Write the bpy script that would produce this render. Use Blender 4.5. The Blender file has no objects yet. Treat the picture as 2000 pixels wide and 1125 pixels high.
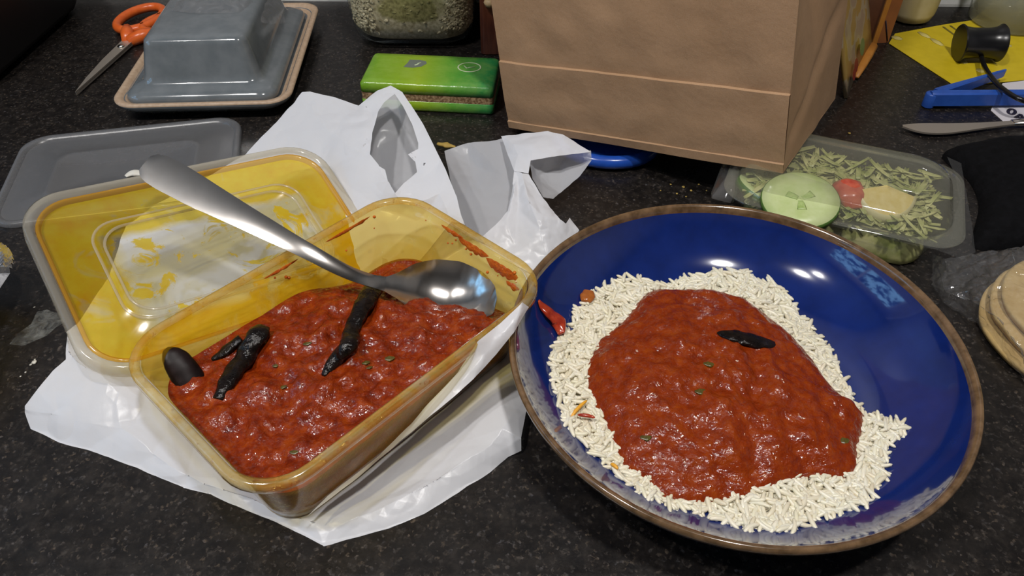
import bpy, bmesh, math, random
from mathutils import Vector, Matrix, noise
from mathutils.geometry import delaunay_2d_cdt
random.seed(7)
R = math.radians
# ------------------------------------------------------------------ camera, world, lights
scene = bpy.context.scene
C = scene.collection
U = 0.01                      # everything below is written in centimetres
CAMH, PITCH, FPX = 32.0, R(43), 1500.0
cd = bpy.data.cameras.new('camera'); cam = bpy.data.objects.new('camera', cd); C.objects.link(cam)
cam.location = (0, 0, CAMH*U); cam.rotation_euler = (R(90)-PITCH, 0, 0)
cd.sensor_width = 36; cd.lens = 36*FPX/2000; cd.clip_start = 0.01; cd.clip_end = 50
scene.camera = cam
vs = scene.view_settings
vs.view_transform = 'Standard'; vs.look = 'None'; vs.gamma = 1; vs.use_curve_mapping = False
vs.exposure = 0.0
wd = bpy.data.worlds.new('world'); scene.world = wd; wd.use_nodes = True
wd.node_tree.nodes['Background'].inputs[0].default_value = (0.80, 0.83, 0.92, 1)
wd.node_tree.nodes['Background'].inputs[1].default_value = 0.30
def lamp(name, loc, power, radius, col, target=None):
    l = bpy.data.lights.new(name, 'AREA'); l.shape = 'DISK'; l.size = 2*radius*U; l.energy = power; l.color = col
    o = bpy.data.objects.new(name, l); C.objects.link(o); o.location = Vector(loc)*U
    d = Vector(target or (loc[0], loc[1], 0)) - Vector(loc)
    o.rotation_euler = d.to_track_quat('-Z', 'Y').to_euler()
    return o
CEIL = 150
lamp('ceiling_downlight', (26, -7, CEIL-2), 12, 5, (1, .965, .93))
lamp('ceiling_downlight', (-53, -12, CEIL-2), 11, 4, (1, .965, .93))
lamp('ceiling_downlight', (-82, -17, CEIL-2), 5.5, 3, (1, .965, .93))

# ------------------------------------------------------------------ helpers
cP, sP = math.cos(PITCH), math.sin(PITCH)
def ray(x, y):
    u = (x-1000)/FPX; v = -(y-562.5)/FPX
    return Vector((u, cP+v*sP, -sP+v*cP))
def at(x, y, z=0.0):            # the point of height z (cm) that the photograph shows at x, y
    d = ray(x, y); return Vector((0, 0, CAMH)) + d*((z-CAMH)/d.z)
def on_plane(x, y, p0, n):
    d = ray(x, y); o = Vector((0, 0, CAMH)); return o + d*((p0-o).dot(n)/d.dot(n))
def pix(q):
    d = q-Vector((0, 0, CAMH)); zc = d.y*cP-d.z*sP; yc = d.y*sP+d.z*cP
    return Vector((1000+FPX*d.x/zc, 562.5-FPX*yc/zc))
def fbm(p, s=1.0, o=4): return noise.fractal(Vector(p)*s, 0.9, 2.1, o)
def smooth01(t): t = max(0, min(1, t)); return t*t*(3-2*t)

def tag(o, label, cat=None, group=None, kind=None):
    if label: o['label'] = label
    if cat: o['category'] = cat
    if group: o['group'] = group
    if kind: o['kind'] = kind
    return o
def empty(name, loc, label, cat, group=None):
    o = bpy.data.objects.new(name, None); C.objects.link(o); o.location = Vector(loc)*U; o.empty_display_size = .01
    return tag(o, label, cat, group)
def root_loc(p):
    l = Vector((0, 0, 0))
    while p is not None: l = l + p.location; p = p.parent
    return l
def mesh(name, VF, mat, parent=None, smooth=True, mats=None, fmat=None, sub=0, solid=0, autosmooth=None):
    V, F = VF
    V = [Vector(v)*U for v in V]
    if parent is None:
        xs = [v.x for v in V]; ys = [v.y for v in V]
        org = Vector(((min(xs)+max(xs))/2, (min(ys)+max(ys))/2, min(v.z for v in V)))
    else: org = root_loc(parent)
    me = bpy.data.meshes.new(name)
    me.from_pydata([v-org for v in V], [], F); me.update()
    bm = bmesh.new(); bm.from_mesh(me); bmesh.ops.recalc_face_normals(bm, faces=bm.faces); bm.to_mesh(me); bm.free()
    if smooth: me.polygons.foreach_set('use_smooth', [True]*len(me.polygons))
    for m in (mats or [mat]): me.materials.append(m)
    if fmat: me.polygons.foreach_set('material_index', fmat)
    if autosmooth: me.set_sharp_from_angle(angle=R(autosmooth))
    o = bpy.data.objects.new(name, me); C.objects.link(o)
    if parent is None: o.location = org
    else: o.parent = parent
    if solid:
        md = o.modifiers.new('thickness', 'SOLIDIFY'); md.thickness = solid*U; md.offset = 0
    if sub:
        md = o.modifiers.new('smooth', 'SUBSURF'); md.levels = sub; md.render_levels = sub
    return o
def join(*parts):
    V, F = [], []
    for v, f in parts:
        n = len(V); V += [Vector(q) for q in v]; F += [tuple(i+n for i in g) for g in f]
    return V, F
def xf(VF, M):
    return [M @ Vector(v) for v in VF[0]], VF[1]
def place(loc, rz=0, rx=0, ry=0):
    return Matrix.Translation(Vector(loc)) @ Matrix.Rotation(rz, 4, 'Z') @ Matrix.Rotation(ry, 4, 'Y') @ Matrix.Rotation(rx, 4, 'X')
def rings(rs, closed=True, cap0=False, cap1=False):   # list of rings of points
    V = []; F = []; n = len(rs[0])
    for r in rs: V += r
    for i in range(len(rs)-1):
        for j in range(n if closed else n-1):
            k = (j+1) % n
            F.append((i*n+j, i*n+k, (i+1)*n+k, (i+1)*n+j))
    if cap0: F.append(tuple(range(n))[::-1])
    if cap1: F.append(tuple((len(rs)-1)*n+j for j in range(n)))
    return V, F
def lathe(prof, n=64, c=(0, 0, 0), cap0=False, cap1=False):
    return rings([[Vector((c[0]+r*math.cos(2*math.pi*j/n), c[1]+r*math.sin(2*math.pi*j/n), c[2]+z)) for j in range(n)] for r, z in prof], True, cap0, cap1)
def rrect(hx, hy, r, z, n=6):
    r = min(r, hx, hy); P = []
    for cx, cy, a0 in ((hx-r, hy-r, 0), (-hx+r, hy-r, 90), (-hx+r, -hy+r, 180), (hx-r, -hy+r, 270)):
        for k in range(n+1):
            a = R(a0+90*k/n); P.append(Vector((cx+r*math.cos(a), cy+r*math.sin(a), z)))
    return P
def loft(secs, n=6, cap0=True, cap1=True):           # (hx, hy, r, z)
    return rings([rrect(hx, hy, r, z, n) for hx, hy, r, z in secs], True, cap0, cap1)
def tube(path, rad, n=8, cap=True, flat=1.0, closed=False, side=None):
    path = [Vector(p) for p in path]; rs = []
    m = len(path)
    for i, p in enumerate(path):
        t = (path[(i+1) % m]-path[i-1]) if closed else (path[min(i+1, m-1)]-path[max(i-1, 0)])
        t.normalize()
        s = (side-t*side.dot(t)) if side is not None else t.cross(Vector((0, 0, 1)))
        if s.length < 1e-4: s = Vector((1, 0, 0))
        s.normalize(); u = s.cross(t)
        r = rad[i] if isinstance(rad, (list, tuple)) else rad
        rs.append([p + s*(r*math.cos(2*math.pi*k/n)) + u*(r*flat*math.sin(2*math.pi*k/n)) for k in range(n)])
    if closed: rs.append(rs[0])
    return rings(rs, True, cap and not closed, cap and not closed)
def box(a, b):
    x0, y0, z0 = a; x1, y1, z1 = b
    return ([Vector(v) for v in ((x0,y0,z0),(x1,y0,z0),(x1,y1,z0),(x0,y1,z0),(x0,y0,z1),(x1,y0,z1),(x1,y1,z1),(x0,y1,z1))],
            [(0,3,2,1),(4,5,6,7),(0,1,5,4),(1,2,6,5),(2,3,7,6),(3,0,4,7)])
def spline(P, n, closed=False):                       # Catmull-Rom through points
    P = [Vector(p) for p in P]; m = len(P); out = []
    segs = m if closed else m-1
    for i in range(segs):
        if closed: a, b, c, d = P[i-1], P[i], P[(i+1) % m], P[(i+2) % m]
        else: a, b, c, d = P[max(i-1, 0)], P[i], P[i+1], P[min(i+2, m-1)]
        for k in range(n):
            t = k/n
            out.append(0.5*((2*b)+(c-a)*t+(2*a-5*b+4*c-d)*t*t+(3*b-a-3*c+d)*t**3))
    if not closed: out.append(P[-1])
    return out
def resample(P, n):                                   # closed loop to n even points
    P = [Vector(p) for p in P]; L = [0]
    for i in range(len(P)): L.append(L[-1]+(P[(i+1) % len(P)]-P[i]).length)
    out = []; j = 0
    for k in range(n):
        s = L[-1]*k/n
        while L[j+1] < s: j += 1
        t = (s-L[j])/max(1e-9, L[j+1]-L[j]); out.append(P[j].lerp(P[(j+1) % len(P)], t))
    return out
def mound(outline, nr, zfun, c=None):                 # star-shaped outline filled with rings; zfun(x, y, s) gives height
    n = len(outline)
    c = c or sum(outline, Vector((0, 0, 0)))/n
    V = [Vector((c.x, c.y, zfun(c.x, c.y, 0)))]; F = []
    for i in range(1, nr+1):
        s = i/nr; s = 1-(1-s)**1.35
        for p in outline:
            x = c.x+(p.x-c.x)*s; y = c.y+(p.y-c.y)*s
            V.append(Vector((x, y, zfun(x, y, s))))
    for j in range(n): F.append((0, 1+j, 1+(j+1) % n))
    for i in range(nr-1):
        for j in range(n):
            a = 1+i*n; k = (j+1) % n
            F.append((a+j, a+n+j, a+n+k, a+k))
    return V, F
def inside(p, poly):
    c = False; n = len(poly)
    for i in range(n):
        a, b = poly[i], poly[i-1]
        if (a.y > p.y) != (b.y > p.y) and p.x < (b.x-a.x)*(p.y-a.y)/(b.y-a.y)+a.x: c = not c
    return c
def film(outline, inner=(), ridges=(), hole=None, cuts=3, smooth=3, amp=.06, freq=1.0, seed=0, spread=None):
    """a crumpled sheet through points (x, y, height) or 3-D Vectors; ridges are chains of such points kept as creases"""
    pts = []; P3 = []
    def add(q):
        if isinstance(q, Vector): v = q.copy(); p = pix(q)
        else: v = at(*q); p = Vector((q[0], q[1]))
        pts.append(Vector((p.x/100, p.y/100))); P3.append(v); return len(pts)-1
    oi = [add(q) for q in outline]
    edges = []; hi = []
    if hole:
        hi = [add(q) for q in hole]; edges += [(hi[i], hi[(i+1) % len(hi)]) for i in range(len(hi))]
    for ch in ridges:
        ids = [add(q) for q in ch]; edges += list(zip(ids[:-1], ids[1:]))
    for q in inner: add(q)
    ov, oe, of, vo, eo, fo = delaunay_2d_cdt(pts, edges, [oi], 1, 1e-4)
    poly = [pts[i] for i in oi]; hp = [pts[i] for i in hi]
    V3 = []
    for k, v in enumerate(ov):
        if vo[k]: V3.append(P3[vo[k][0]])
        else:
            d = sorted(range(len(pts)), key=lambda i: (pts[i]-v).length)[:3]
            wts = [1/((pts[i]-v).length+1e-4) for i in d]; V3.append(sum((P3[i]*w for i, w in zip(d, wts)), Vector())/sum(wts))
    F = []
    for f in of:
        c = sum((ov[i] for i in f), Vector((0, 0)))/len(f)
        if not inside(c, poly): continue
        if hp and inside(c, hp): continue
        F.append(tuple(f))
    bm = bmesh.new(); bv = [bm.verts.new(v) for v in V3]
    for f in F:
        try: bm.faces.new([bv[i] for i in f])
        except ValueError: pass
    for v in [v for v in bm.verts if not v.link_faces]: bm.verts.remove(v)
    for _c in range(cuts):
        Lm = sum(e.calc_length() for e in bm.edges)/len(bm.edges)
        bmesh.ops.subdivide_edges(bm, edges=[e for e in bm.edges if e.calc_length() > 0.5*Lm], cuts=1)
        bmesh.ops.triangulate(bm, faces=[f for f in bm.faces if len(f.verts) > 3])
        for _ in range(smooth if _c < 2 else 0):
            bmesh.ops.smooth_vert(bm, verts=[v for v in bm.verts if not v.is_boundary], factor=.35, use_axis_x=True, use_axis_y=True, use_axis_z=True)
    bm.normal_update()
    for v in bm.verts:
        q = v.co+Vector((seed*7.3, seed*3.1, 0))
        r = 1-abs(noise.noise(q*freq*.55))*2; r2 = 1-abs(noise.noise(q*freq*.9+Vector((3, 1, 8))))*2
        h = amp*(1.0*r+.7*r2+.5*noise.noise(q*freq)+.25*noise.noise(q*freq*2.3))
        v.co += v.normal*h
        v.co.z = max(v.co.z, .03)
    bm.verts.index_update()
    out = ([v.co.copy() for v in bm.verts], [tuple(x.index for x in f.verts) for f in bm.faces]); bm.free()
    return out

# ------------------------------------------------------------------ materials
class G:
    def __init__(s, name):
        s.m = bpy.data.materials.new(name); s.m.use_nodes = True; s.t = s.m.node_tree; s.t.nodes.clear()
        s.out = s.n('ShaderNodeOutputMaterial')
        s.tc = s.n('ShaderNodeTexCoord'); s.map = s.n('ShaderNodeMapping'); s.map.inputs['Scale'].default_value = (100, 100, 100)
        s.l(s.tc.outputs['Object'], s.map.inputs['Vector'])
    def n(s, t, **kw):
        q = s.t.nodes.new(t)
        for k, v in kw.items(): setattr(q, k, v)
        return q
    def l(s, a, b): s.t.links.new(a, b)
    def put(s, inp, v):
        if hasattr(v, 'is_output'): s.l(v, inp)
        elif isinstance(v, (tuple, list)): inp.default_value = tuple(v)+((1,) if len(v) == 3 and len(inp.default_value) == 4 else ())
        else: inp.default_value = v
    def noise(s, scale, detail=4, rough=.55, dist=0, stretch=None):
        q = s.n('ShaderNodeTexNoise'); q.inputs['Scale'].default_value = scale; q.inputs['Detail'].default_value = detail
        q.inputs['Roughness'].default_value = rough; q.inputs['Distortion'].default_value = dist
        if stretch:
            mp = s.n('ShaderNodeMapping'); mp.inputs['Scale'].default_value = stretch; s.l(s.map.outputs[0], mp.inputs[0]); s.l(mp.outputs[0], q.inputs['Vector'])
        else: s.l(s.map.outputs[0], q.inputs['Vector'])
        return q.outputs[0]
    def vor(s, scale, feature='F1', out='Distance'):
        q = s.n('ShaderNodeTexVoronoi', feature=feature); q.inputs['Scale'].default_value = scale; s.l(s.map.outputs[0], q.inputs['Vector']); return q.outputs[out]
    def ramp(s, fac, stops, interp='LINEAR'):
        q = s.n('ShaderNodeValToRGB'); q.color_ramp.interpolation = interp; e = q.color_ramp.elements
        while len(e) < len(stops): e.new(1)
        for i, (p, c) in enumerate(stops):
            e[i].position = p; e[i].color = (tuple(c)+(1,)) if isinstance(c, (tuple, list)) else (c, c, c, 1)
        s.l(fac, q.inputs[0]); return q.outputs[0]
    def mix(s, f, a, b, mode='MIX'):
        q = s.n('ShaderNodeMix', data_type='RGBA', blend_type=mode)
        s.put(q.inputs[0], f); s.put(q.inputs[6], a); s.put(q.inputs[7], b); return q.outputs[2]
    def math(s, op, a, b=0.0):
        q = s.n('ShaderNodeMath', operation=op); s.put(q.inputs[0], a); s.put(q.inputs[1], b); return q.outputs[0]
    def sep(s):
        q = s.n('ShaderNodeSeparateXYZ'); s.l(s.map.outputs[0], q.inputs[0]); return q.outputs
    def bump(s, h, strength=.3, dist=.1):
        q = s.n('ShaderNodeBump'); q.inputs['Strength'].default_value = strength; q.inputs['Distance'].default_value = dist*U; s.l(h, q.inputs['Height']); return q.outputs[0]
    def pbr(s, col, rough=.5, normal=None, **kw):
        q = s.n('ShaderNodeBsdfPrincipled'); s.put(q.inputs['Base Color'], col); s.put(q.inputs['Roughness'], rough)
        if normal is not None: s.l(normal, q.inputs['Normal'])
        for k, v in kw.items(): s.put(q.inputs[k], v)
        return q.outputs[0]
    def schlick(s, f0, nm=None):                     # same reflectance from both sides of a thin sheet
        q = s.n('ShaderNodeLayerWeight'); q.inputs[0].default_value = .5
        if nm is not None: s.l(nm, q.inputs['Normal'])
        return s.math('ADD', s.math('MULTIPLY', s.math('POWER', q.outputs['Facing'], 5.0), 1-f0), f0)
    def done(s, sh): s.l(sh, s.out.inputs[0]); return s.m
def plain(name, col, rough=.5, **kw): g = G(name); return g.done(g.pbr(col, rough, **kw))
def noisy(name, c1, c2, scale, rough=.5, bump=0, bscale=None, bdist=.1, detail=4, lo=.35, hi=.65, stretch=None, **kw):
    g = G(name); nz = g.noise(scale, detail, stretch=stretch); col = g.ramp(nz, [(lo, c1), (hi, c2)])
    nm = g.bump(g.noise(bscale or scale, detail), bump, bdist) if bump else None
    return g.done(g.pbr(col, rough, nm, **kw))
def thin_plastic(name, tint, col, opac, rough=.12, bump=0, bscale=1, opac_noise=None, translucent=.5, coat_ior=1.5):
    """thin clear or milky plastic: some light passes straight, some is scattered, and the skin is glossy"""
    g = G(name)
    nm = g.bump(g.noise(bscale, 3), bump, .1) if bump else None
    tr = g.n('ShaderNodeBsdfTransparent'); g.put(tr.inputs[0], tint)
    df = g.n('ShaderNodeBsdfDiffuse'); g.put(df.inputs[0], col)
    tl = g.n('ShaderNodeBsdfTranslucent'); g.put(tl.inputs[0], col)
    m0 = g.n('ShaderNodeMixShader'); m0.inputs[0].default_value = translucent; g.l(df.outputs[0], m0.inputs[1]); g.l(tl.outputs[0], m0.inputs[2])
    m1 = g.n('ShaderNodeMixShader'); g.put(m1.inputs[0], opac); g.l(tr.outputs[0], m1.inputs[1]); g.l(m0.outputs[0], m1.inputs[2])
    gl = g.n('ShaderNodeBsdfGlossy'); gl.inputs['Roughness'].default_value = rough
    fr = g.schlick(((coat_ior-1)/(coat_ior+1))**2, nm)
    if nm is not None:
        for q in (gl, df): g.l(nm, q.inputs['Normal'])
    m2 = g.n('ShaderNodeMixShader'); g.l(fr, m2.inputs[0]); g.l(m1.outputs[0], m2.inputs[1]); g.l(gl.outputs[0], m2.inputs[2])
    return g, m2.outputs[0]
def thin(name, *a, **k): g, s = thin_plastic(name, *a, **k); return g.done(s)

M = {}
# black speckled laminate
g = G('worktop')
v1 = g.vor(5.5, out='Color'); sp = g.n('ShaderNodeSeparateColor'); g.l(v1, sp.inputs[0])
sp1 = g.math('MULTIPLY', g.ramp(sp.outputs[0], [(.72, 0.0), (.95, 1.0)]), g.ramp(g.noise(5.0, 4), [(.46, 0.0), (.66, 1.0)]))
v2 = g.vor(2.6, out='Color'); sq = g.n('ShaderNodeSeparateColor'); g.l(v2, sq.inputs[0])
sp2 = g.math('MULTIPLY', g.ramp(sq.outputs[0], [(.74, 0.0), (.95, .8)]), g.ramp(g.noise(3.2, 5, .65), [(.48, 0.0), (.72, .9)]))
base = g.ramp(g.noise(1.3, 6, .72), [(.30, (.0048, .0043, .0046)), (.50, (.0105, .0088, .0080)), (.75, (.026, .0215, .0185))])
tint = g.ramp(g.noise(2.1, 2), [(.35, (.060, .058, .062)), (.6, (.085, .064, .046))])
c = g.mix(sp1, base, tint); c = g.mix(sp2, c, (.058, .050, .044))
M['worktop'] = g.done(g.pbr(c, g.ramp(g.noise(.6, 4), [(.3, .24), (.7, .34)]), g.bump(g.noise(9, 3), .3, .02), **{'Specular IOR Level': .42}))
M['wall'] = noisy('painted_wall', (.26, .25, .25), (.30, .29, .285), .3, .4)
M['plaster'] = noisy('plaster', (.40, .39, .38), (.44, .43, .42), .2, .8)
M['floor'] = noisy('floor_tile', (.16, .13, .11), (.20, .17, .14), .2, .5)
M['tilewhite'] = noisy('white_strip', (.50, .50, .49), (.58, .58, .57), .8, .35)
# blue glazed stoneware
g = G('blue_glaze'); z = g.sep()[2]
col = g.ramp(g.noise(.5, 5, .6), [(.3, (.004, .013, .092)), (.7, (.006, .020, .140))])
M['blue'] = g.done(g.pbr(col, .10, None, **{'Coat Weight': .6, 'Coat Roughness': .03}))
M['bluerim'] = noisy('brown_rim_glaze', (.075, .042, .018), (.17, .10, .05), 1.5, .16, **{'Coat Weight': .4, 'Coat Roughness': .05})
# rice
g = G('rice'); oi = g.n('ShaderNodeNewGeometry')
M['rice'] = g.done(g.pbr(g.ramp(oi.outputs['Random Per Island'], [(0, (.68, .61, .45)), (.5, (.78, .73, .59)), (1, (.72, .67, .50))]), .35, None,
        **{'Subsurface Weight': .25, 'Subsurface Radius': (.002, .0016, .001), 'Subsurface Scale': .5}))
M['rice_orange'] = plain('rice_orange', (.75, .36, .03), .4)
# curry
def curry(name, c1, c2, c3):
    g = G(name)
    a = g.noise(1.6, 6, .65); b = g.noise(5.5, 4, .6)
    col = g.ramp(a, [(.28, c1), (.5, c2), (.74, c3)])
    col = g.mix(g.ramp(b, [(.55, 0.0), (.75, .55)]), col, c3)
    h = g.math('ADD', g.math('MULTIPLY', g.noise(1.6, 2, .5), .75), g.math('MULTIPLY', g.noise(8.0, 2, .5), .42))
    wet = g.noise(4.2, 3, .55)                        # small wet spots on a duller sauce
    return g.done(g.pbr(col, g.ramp(wet, [(.46, .40), (.57, .07)]), g.bump(h, .60, .18),
            **{'Specular IOR Level': g.ramp(wet, [(.46, .10), (.57, .65)]), 'Subsurface Weight': .04, 'Subsurface Radius': (.004, .001, .0003), 'Subsurface Scale': .3}))
M['curry'] = curry('curry_sauce', (.135, .013, .0015), (.205, .024, .0022), (.275, .046, .0035))
M['curry2'] = curry('curry_sauce_tub', (.090, .007, .0015), (.19, .020, .0022), (.31, .050, .004))
M['black'] = noisy('black_vegetable', (.003, .002, .002), (.010, .006, .005), 2.5, .14, bump=.8, bscale=2.6, bdist=.14, **{'Specular IOR Level': .22})
M['black_matt'] = noisy('black_vegetable_skin', (.006, .003, .003), (.012, .006, .006), 2.5, .4, **{'Specular IOR Level': .15})
M['herb'] = noisy('herb', (.05, .038, .006), (.11, .085, .012), 5, .3)
M['pepper'] = noisy('red_pepper', (.28, .022, .010), (.42, .05, .018), 3, .15)
M['onion'] = noisy('orange_vegetable', (.30, .085, .016), (.40, .12, .02), 3, .2)
# oil-stained tub plastic
g = G('tub'); 
st = g.ramp(g.noise(.55, 5, .6, .6), [(.28, (.92, .78, .34)), (.45, (.95, .58, .02)), (.70, (.92, .44, .005))])
spots = g.ramp(g.noise(3.4, 4, .65), [(.63, 0.0), (.70, 1.0)])
st = g.mix(g.math('MULTIPLY', spots, .6), st, (.55, .14, .01))
def tubshade(g, st, opac, tint):
    tr = g.n('ShaderNodeBsdfTransparent'); g.put(tr.inputs[0], tint)
    df = g.n('ShaderNodeBsdfDiffuse'); g.put(df.inputs[0], st); tl = g.n('ShaderNodeBsdfTranslucent'); g.put(tl.inputs[0], st)
    m0 = g.n('ShaderNodeMixShader'); m0.inputs[0].default_value = .5; g.l(df.outputs[0], m0.inputs[1]); g.l(tl.outputs[0], m0.inputs[2])
    m1 = g.n('ShaderNodeMixShader'); g.put(m1.inputs[0], opac); g.l(tr.outputs[0], m1.inputs[1]); g.l(m0.outputs[0], m1.inputs[2])
    gl = g.n('ShaderNodeBsdfGlossy'); gl.inputs['Roughness'].default_value = .14; gl.inputs[0].default_value = (.9, .9, .9, 1)
    fr = g.schlick(.05)
    m2 = g.n('ShaderNodeMixShader'); g.l(fr, m2.inputs[0]); g.l(m1.outputs[0], m2.inputs[1]); g.l(gl.outputs[0], m2.inputs[2])
    return g.done(m2.outputs[0])
M['tub'] = tubshade(g, st, .32, (1.0, .85, .32))
g = G('tub_rim'); st = g.ramp(g.noise(.7, 5, .6, .6), [(.32, (.86, .74, .46)), (.52, (.86, .56, .10)), (.72, (.78, .34, .02))])
spots = g.ramp(g.noise(2.6, 4, .65), [(.60, 0.0), (.68, 1.0)])
M['tubrim'] = tubshade(g, g.mix(g.math('MULTIPLY', spots, .7), st, (.50, .15, .02)), .38, (.98, .87, .52))
# lid: clear plastic with a film of yellow oil on its face
LM = place((-16.9, 34.15, 3.45), R(38.9), R(19.3), R(10.3))
g = G('lid_panel')
g.map.inputs['Rotation'].default_value = LM.to_3x3().inverted().to_euler('XYZ')
sx, sy, sz = g.sep()
ax = g.math('DIVIDE', g.math('ABSOLUTE', sx), 5.9); ay = g.math('DIVIDE', g.math('ABSOLUTE', sy), 3.2)
inn = g.ramp(g.math('MULTIPLY', g.math('ADD', g.math('MAXIMUM', ax, ay), g.math('MULTIPLY', g.noise(.6, 3), .25)), .5), [(.50, 1.0), (.58, 0.0)])   # 1 inside the raised square
oil = g.noise(.42, 5, .62, 1.3)
bare = g.math('MULTIPLY', inn, g.ramp(oil, [(.52, 1.0), (.57, 0.0)]))
bare = g.math('MAXIMUM', bare, g.ramp(g.noise(.30, 4, .6, 1.0), [(.60, 0.0), (.72, .45)]))
ocol = g.ramp(g.noise(.7, 5, .65), [(.3, (.93, .70, .035)), (.55, (.90, .58, .010)), (.75, (.88, .46, .006))])
ccol = g.mix(bare, ocol, (.84, .82, .72))
tcol = g.mix(bare, (.96, .80, .16), (.97, .965, .92))
op = g.ramp(bare, [(0, .46), (1, .16)])
M['lid'] = tubshade(g, ccol, op, tcol)
M['lidrim'] = thin('lid_rim', (.95, .93, .86), (.78, .73, .62), .32, .12)
M['lidoil'] = thin('lid_oil_line', (.95, .75, .3), (.80, .42, .03), .55, .12)
M['clearlid'] = thin('milky_clear_lid', (.88, .88, .88), (.66, .67, .70), .26, .28, bump=.12, bscale=1.5)
M['bag'] = thin('white_carrier_film', (.9, .9, .92), (.80, .805, .84), .93, .28, bump=.12, bscale=2.0, translucent=.28, coat_ior=1.35)
M['bagthin'] = thin('single_carrier_film', (.85, .86, .88), (.78, .79, .83), .66, .28, bump=.12, bscale=2.0, translucent=.35, coat_ior=1.4)
M['clear'] = thin('clear_plastic', (.965, .965, .96), (.75, .76, .76), .05, .05, bump=.10, bscale=1.2)
M['clearfilm'] = thin('clear_film', (.93, .93, .93), (.7, .7, .72), .10, .10, bump=1.0, bscale=1.6, coat_ior=1.9)
M['saladlid'] = thin('misted_clear_plastic', (.95, .95, .93), (.74, .74, .58), .15, .07, bump=.12, bscale=1.2)
# metal
g = G('steel'); M['steel'] = g.done(g.pbr(g.ramp(g.noise(1.2, 5, stretch=(1, 1, 1)), [(.3, (.52, .49, .46)), (.7, (.58, .55, .52))]), .20, None, Metallic=1.0))
M['foil'] = noisy('foil', (.70, .71, .74), (.85, .86, .88), 2, .22, bump=.5, bscale=2, Metallic=1.0)
M['blade'] = plain('knife_steel', (.62, .55, .47), .42, Metallic=.85)
# butter dish
M['grey'] = noisy('grey_glaze', (.115, .130, .140), (.145, .160, .170), .8, .13, **{'Coat Weight': .5, 'Coat Roughness': .05})
M['tan'] = noisy('bare_clay_rim', (.36, .25, .165), (.44, .32, .22), 3, .5)
M['orange'] = noisy('orange_plastic', (.62, .105, .018), (.68, .13, .022), 2, .3)
M['green'] = None
g = G('tissue_wrap'); x, y, z = g.sep()
gr = g.ramp(g.math('ADD', g.math('MULTIPLY', x, .09), .5), [(.05, (.14, .30, .012)), (.42, (.24, .36, .012)), (.66, (.09, .29, .03)), (.95, (.015, .20, .055))])
gr = g.mix(g.ramp(g.noise(1.0, 4), [(.4, 0.0), (.8, .35)]), gr, (.30, .42, .08))
M['green'] = g.done(g.pbr(gr, .25, g.bump(g.noise(1.6, 4), .5, .08)))
M['brown_band'] = noisy('brown_perforated_band', (.16, .085, .035), (.45, .30, .16), 5, .6, lo=.42, hi=.62)
M['printgrey'] = plain('grey_print', (.13, .15, .13), .4)
M['printwhite'] = plain('white_print', (.50, .58, .36), .4)
# kraft
g = G('kraft'); fib = g.noise(14, 3, .6); big = g.noise(.25, 4, .6)
kc = g.mix(g.ramp(fib, [(.35, 0.0), (.7, .5)]), g.ramp(big, [(.3, (.355, .212, .112)), (.7, (.41, .252, .140))]), (.30, .176, .090))
M['kraft'] = g.done(g.pbr(kc, .75, g.bump(g.math('ADD', g.noise(.5, 3), g.math('MULTIPLY', g.noise(12, 2), .08)), .35, .25)))
g = G('pale_grain'); ox, oy, oz = g.sep()
rr = g.math('ADD', g.math('POWER', g.math('DIVIDE', ox, 4.0), 2.0), g.math('POWER', g.math('DIVIDE', g.math('SUBTRACT', oz, 4.0), 1.9), 2.0))
rr = g.math('ADD', rr, g.math('MULTIPLY', g.noise(.9, 3), .7))
gc = g.ramp(g.noise(3.4, 4), [(.3, (.32, .25, .13)), (.7, (.74, .62, .42))]); gg = g.ramp(g.noise(3.4, 4), [(.3, (.13, .105, .025)), (.7, (.40, .34, .13))])
M['oats'] = g.done(g.pbr(g.mix(g.ramp(rr, [(.75, 1.0), (1.0, 0.0)]), gc, gg), .6))
M['jarglass'] = thin('jar_glass', (.93, .96, .95), (.5, .55, .55), .04, .04)
M['redwood'] = noisy('reddish_wood', (.085, .020, .010), (.19, .055, .026), .5, .4, detail=6, stretch=(3, 3, .5))
M['palewood'] = noisy('pale_wood', (.40, .26, .12), (.5, .34, .18), 2, .5)
M['blueplastic'] = noisy('blue_plastic', (.012, .060, .33), (.016, .075, .40), 1, .22)
M['blueclip'] = noisy('blue_clip', (.018, .075, .36), (.025, .095, .42), 1, .35)
M['yellow'] = noisy('yellow_paper', (.56, .42, .010), (.62, .47, .015), 1, .45)
M['yellowpale'] = noisy('faded_print', (.62, .52, .14), (.66, .56, .2), 1, .5)
M['ink'] = plain('dark_ink', (.02, .015, .03), .5)
M['inkolive'] = plain('olive_ink', (.16, .13, .02), .5)
M['paper'] = plain('white_paper', (.60, .57, .60), .55)
M['blackplastic'] = plain('black_plastic', (.006, .006, .007), .28)
M['blackcloth'] = noisy('black_cloth', (.002, .002, .0025), (.004, .004, .005), 2, .9, bump=.5, bscale=1.2, bdist=.3, **{'Specular IOR Level': .12})
M['blackbox'] = plain('black_enamel', (.004, .0035, .004), .4)
M['glass'] = thin('tumbler_glass', (.90, .91, .86), (.62, .62, .54), .36, .08, bump=.3, bscale=.7)
M['cream'] = noisy('cream_plastic', (.54, .47, .27), (.60, .53, .34), 1, .4)
M['carton'] = noisy('orange_carton', (.30, .105, .035), (.37, .125, .04), .8, .5)
M['cartonedge'] = noisy('orange_edge', (.52, .20, .03), (.58, .24, .04), 1, .5)
g = G('packet_print'); pn = g.noise(.42, 2, .4)
M['packet'] = g.done(g.pbr(g.ramp(pn, [(.36, (.36, .26, .17)), (.46, (.42, .33, .2)), (.52, (.40, .25, .07))], 'CONSTANT'), .3))
M['pgreen'] = plain('packet_green', (.13, .20, .07), .4)
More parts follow.
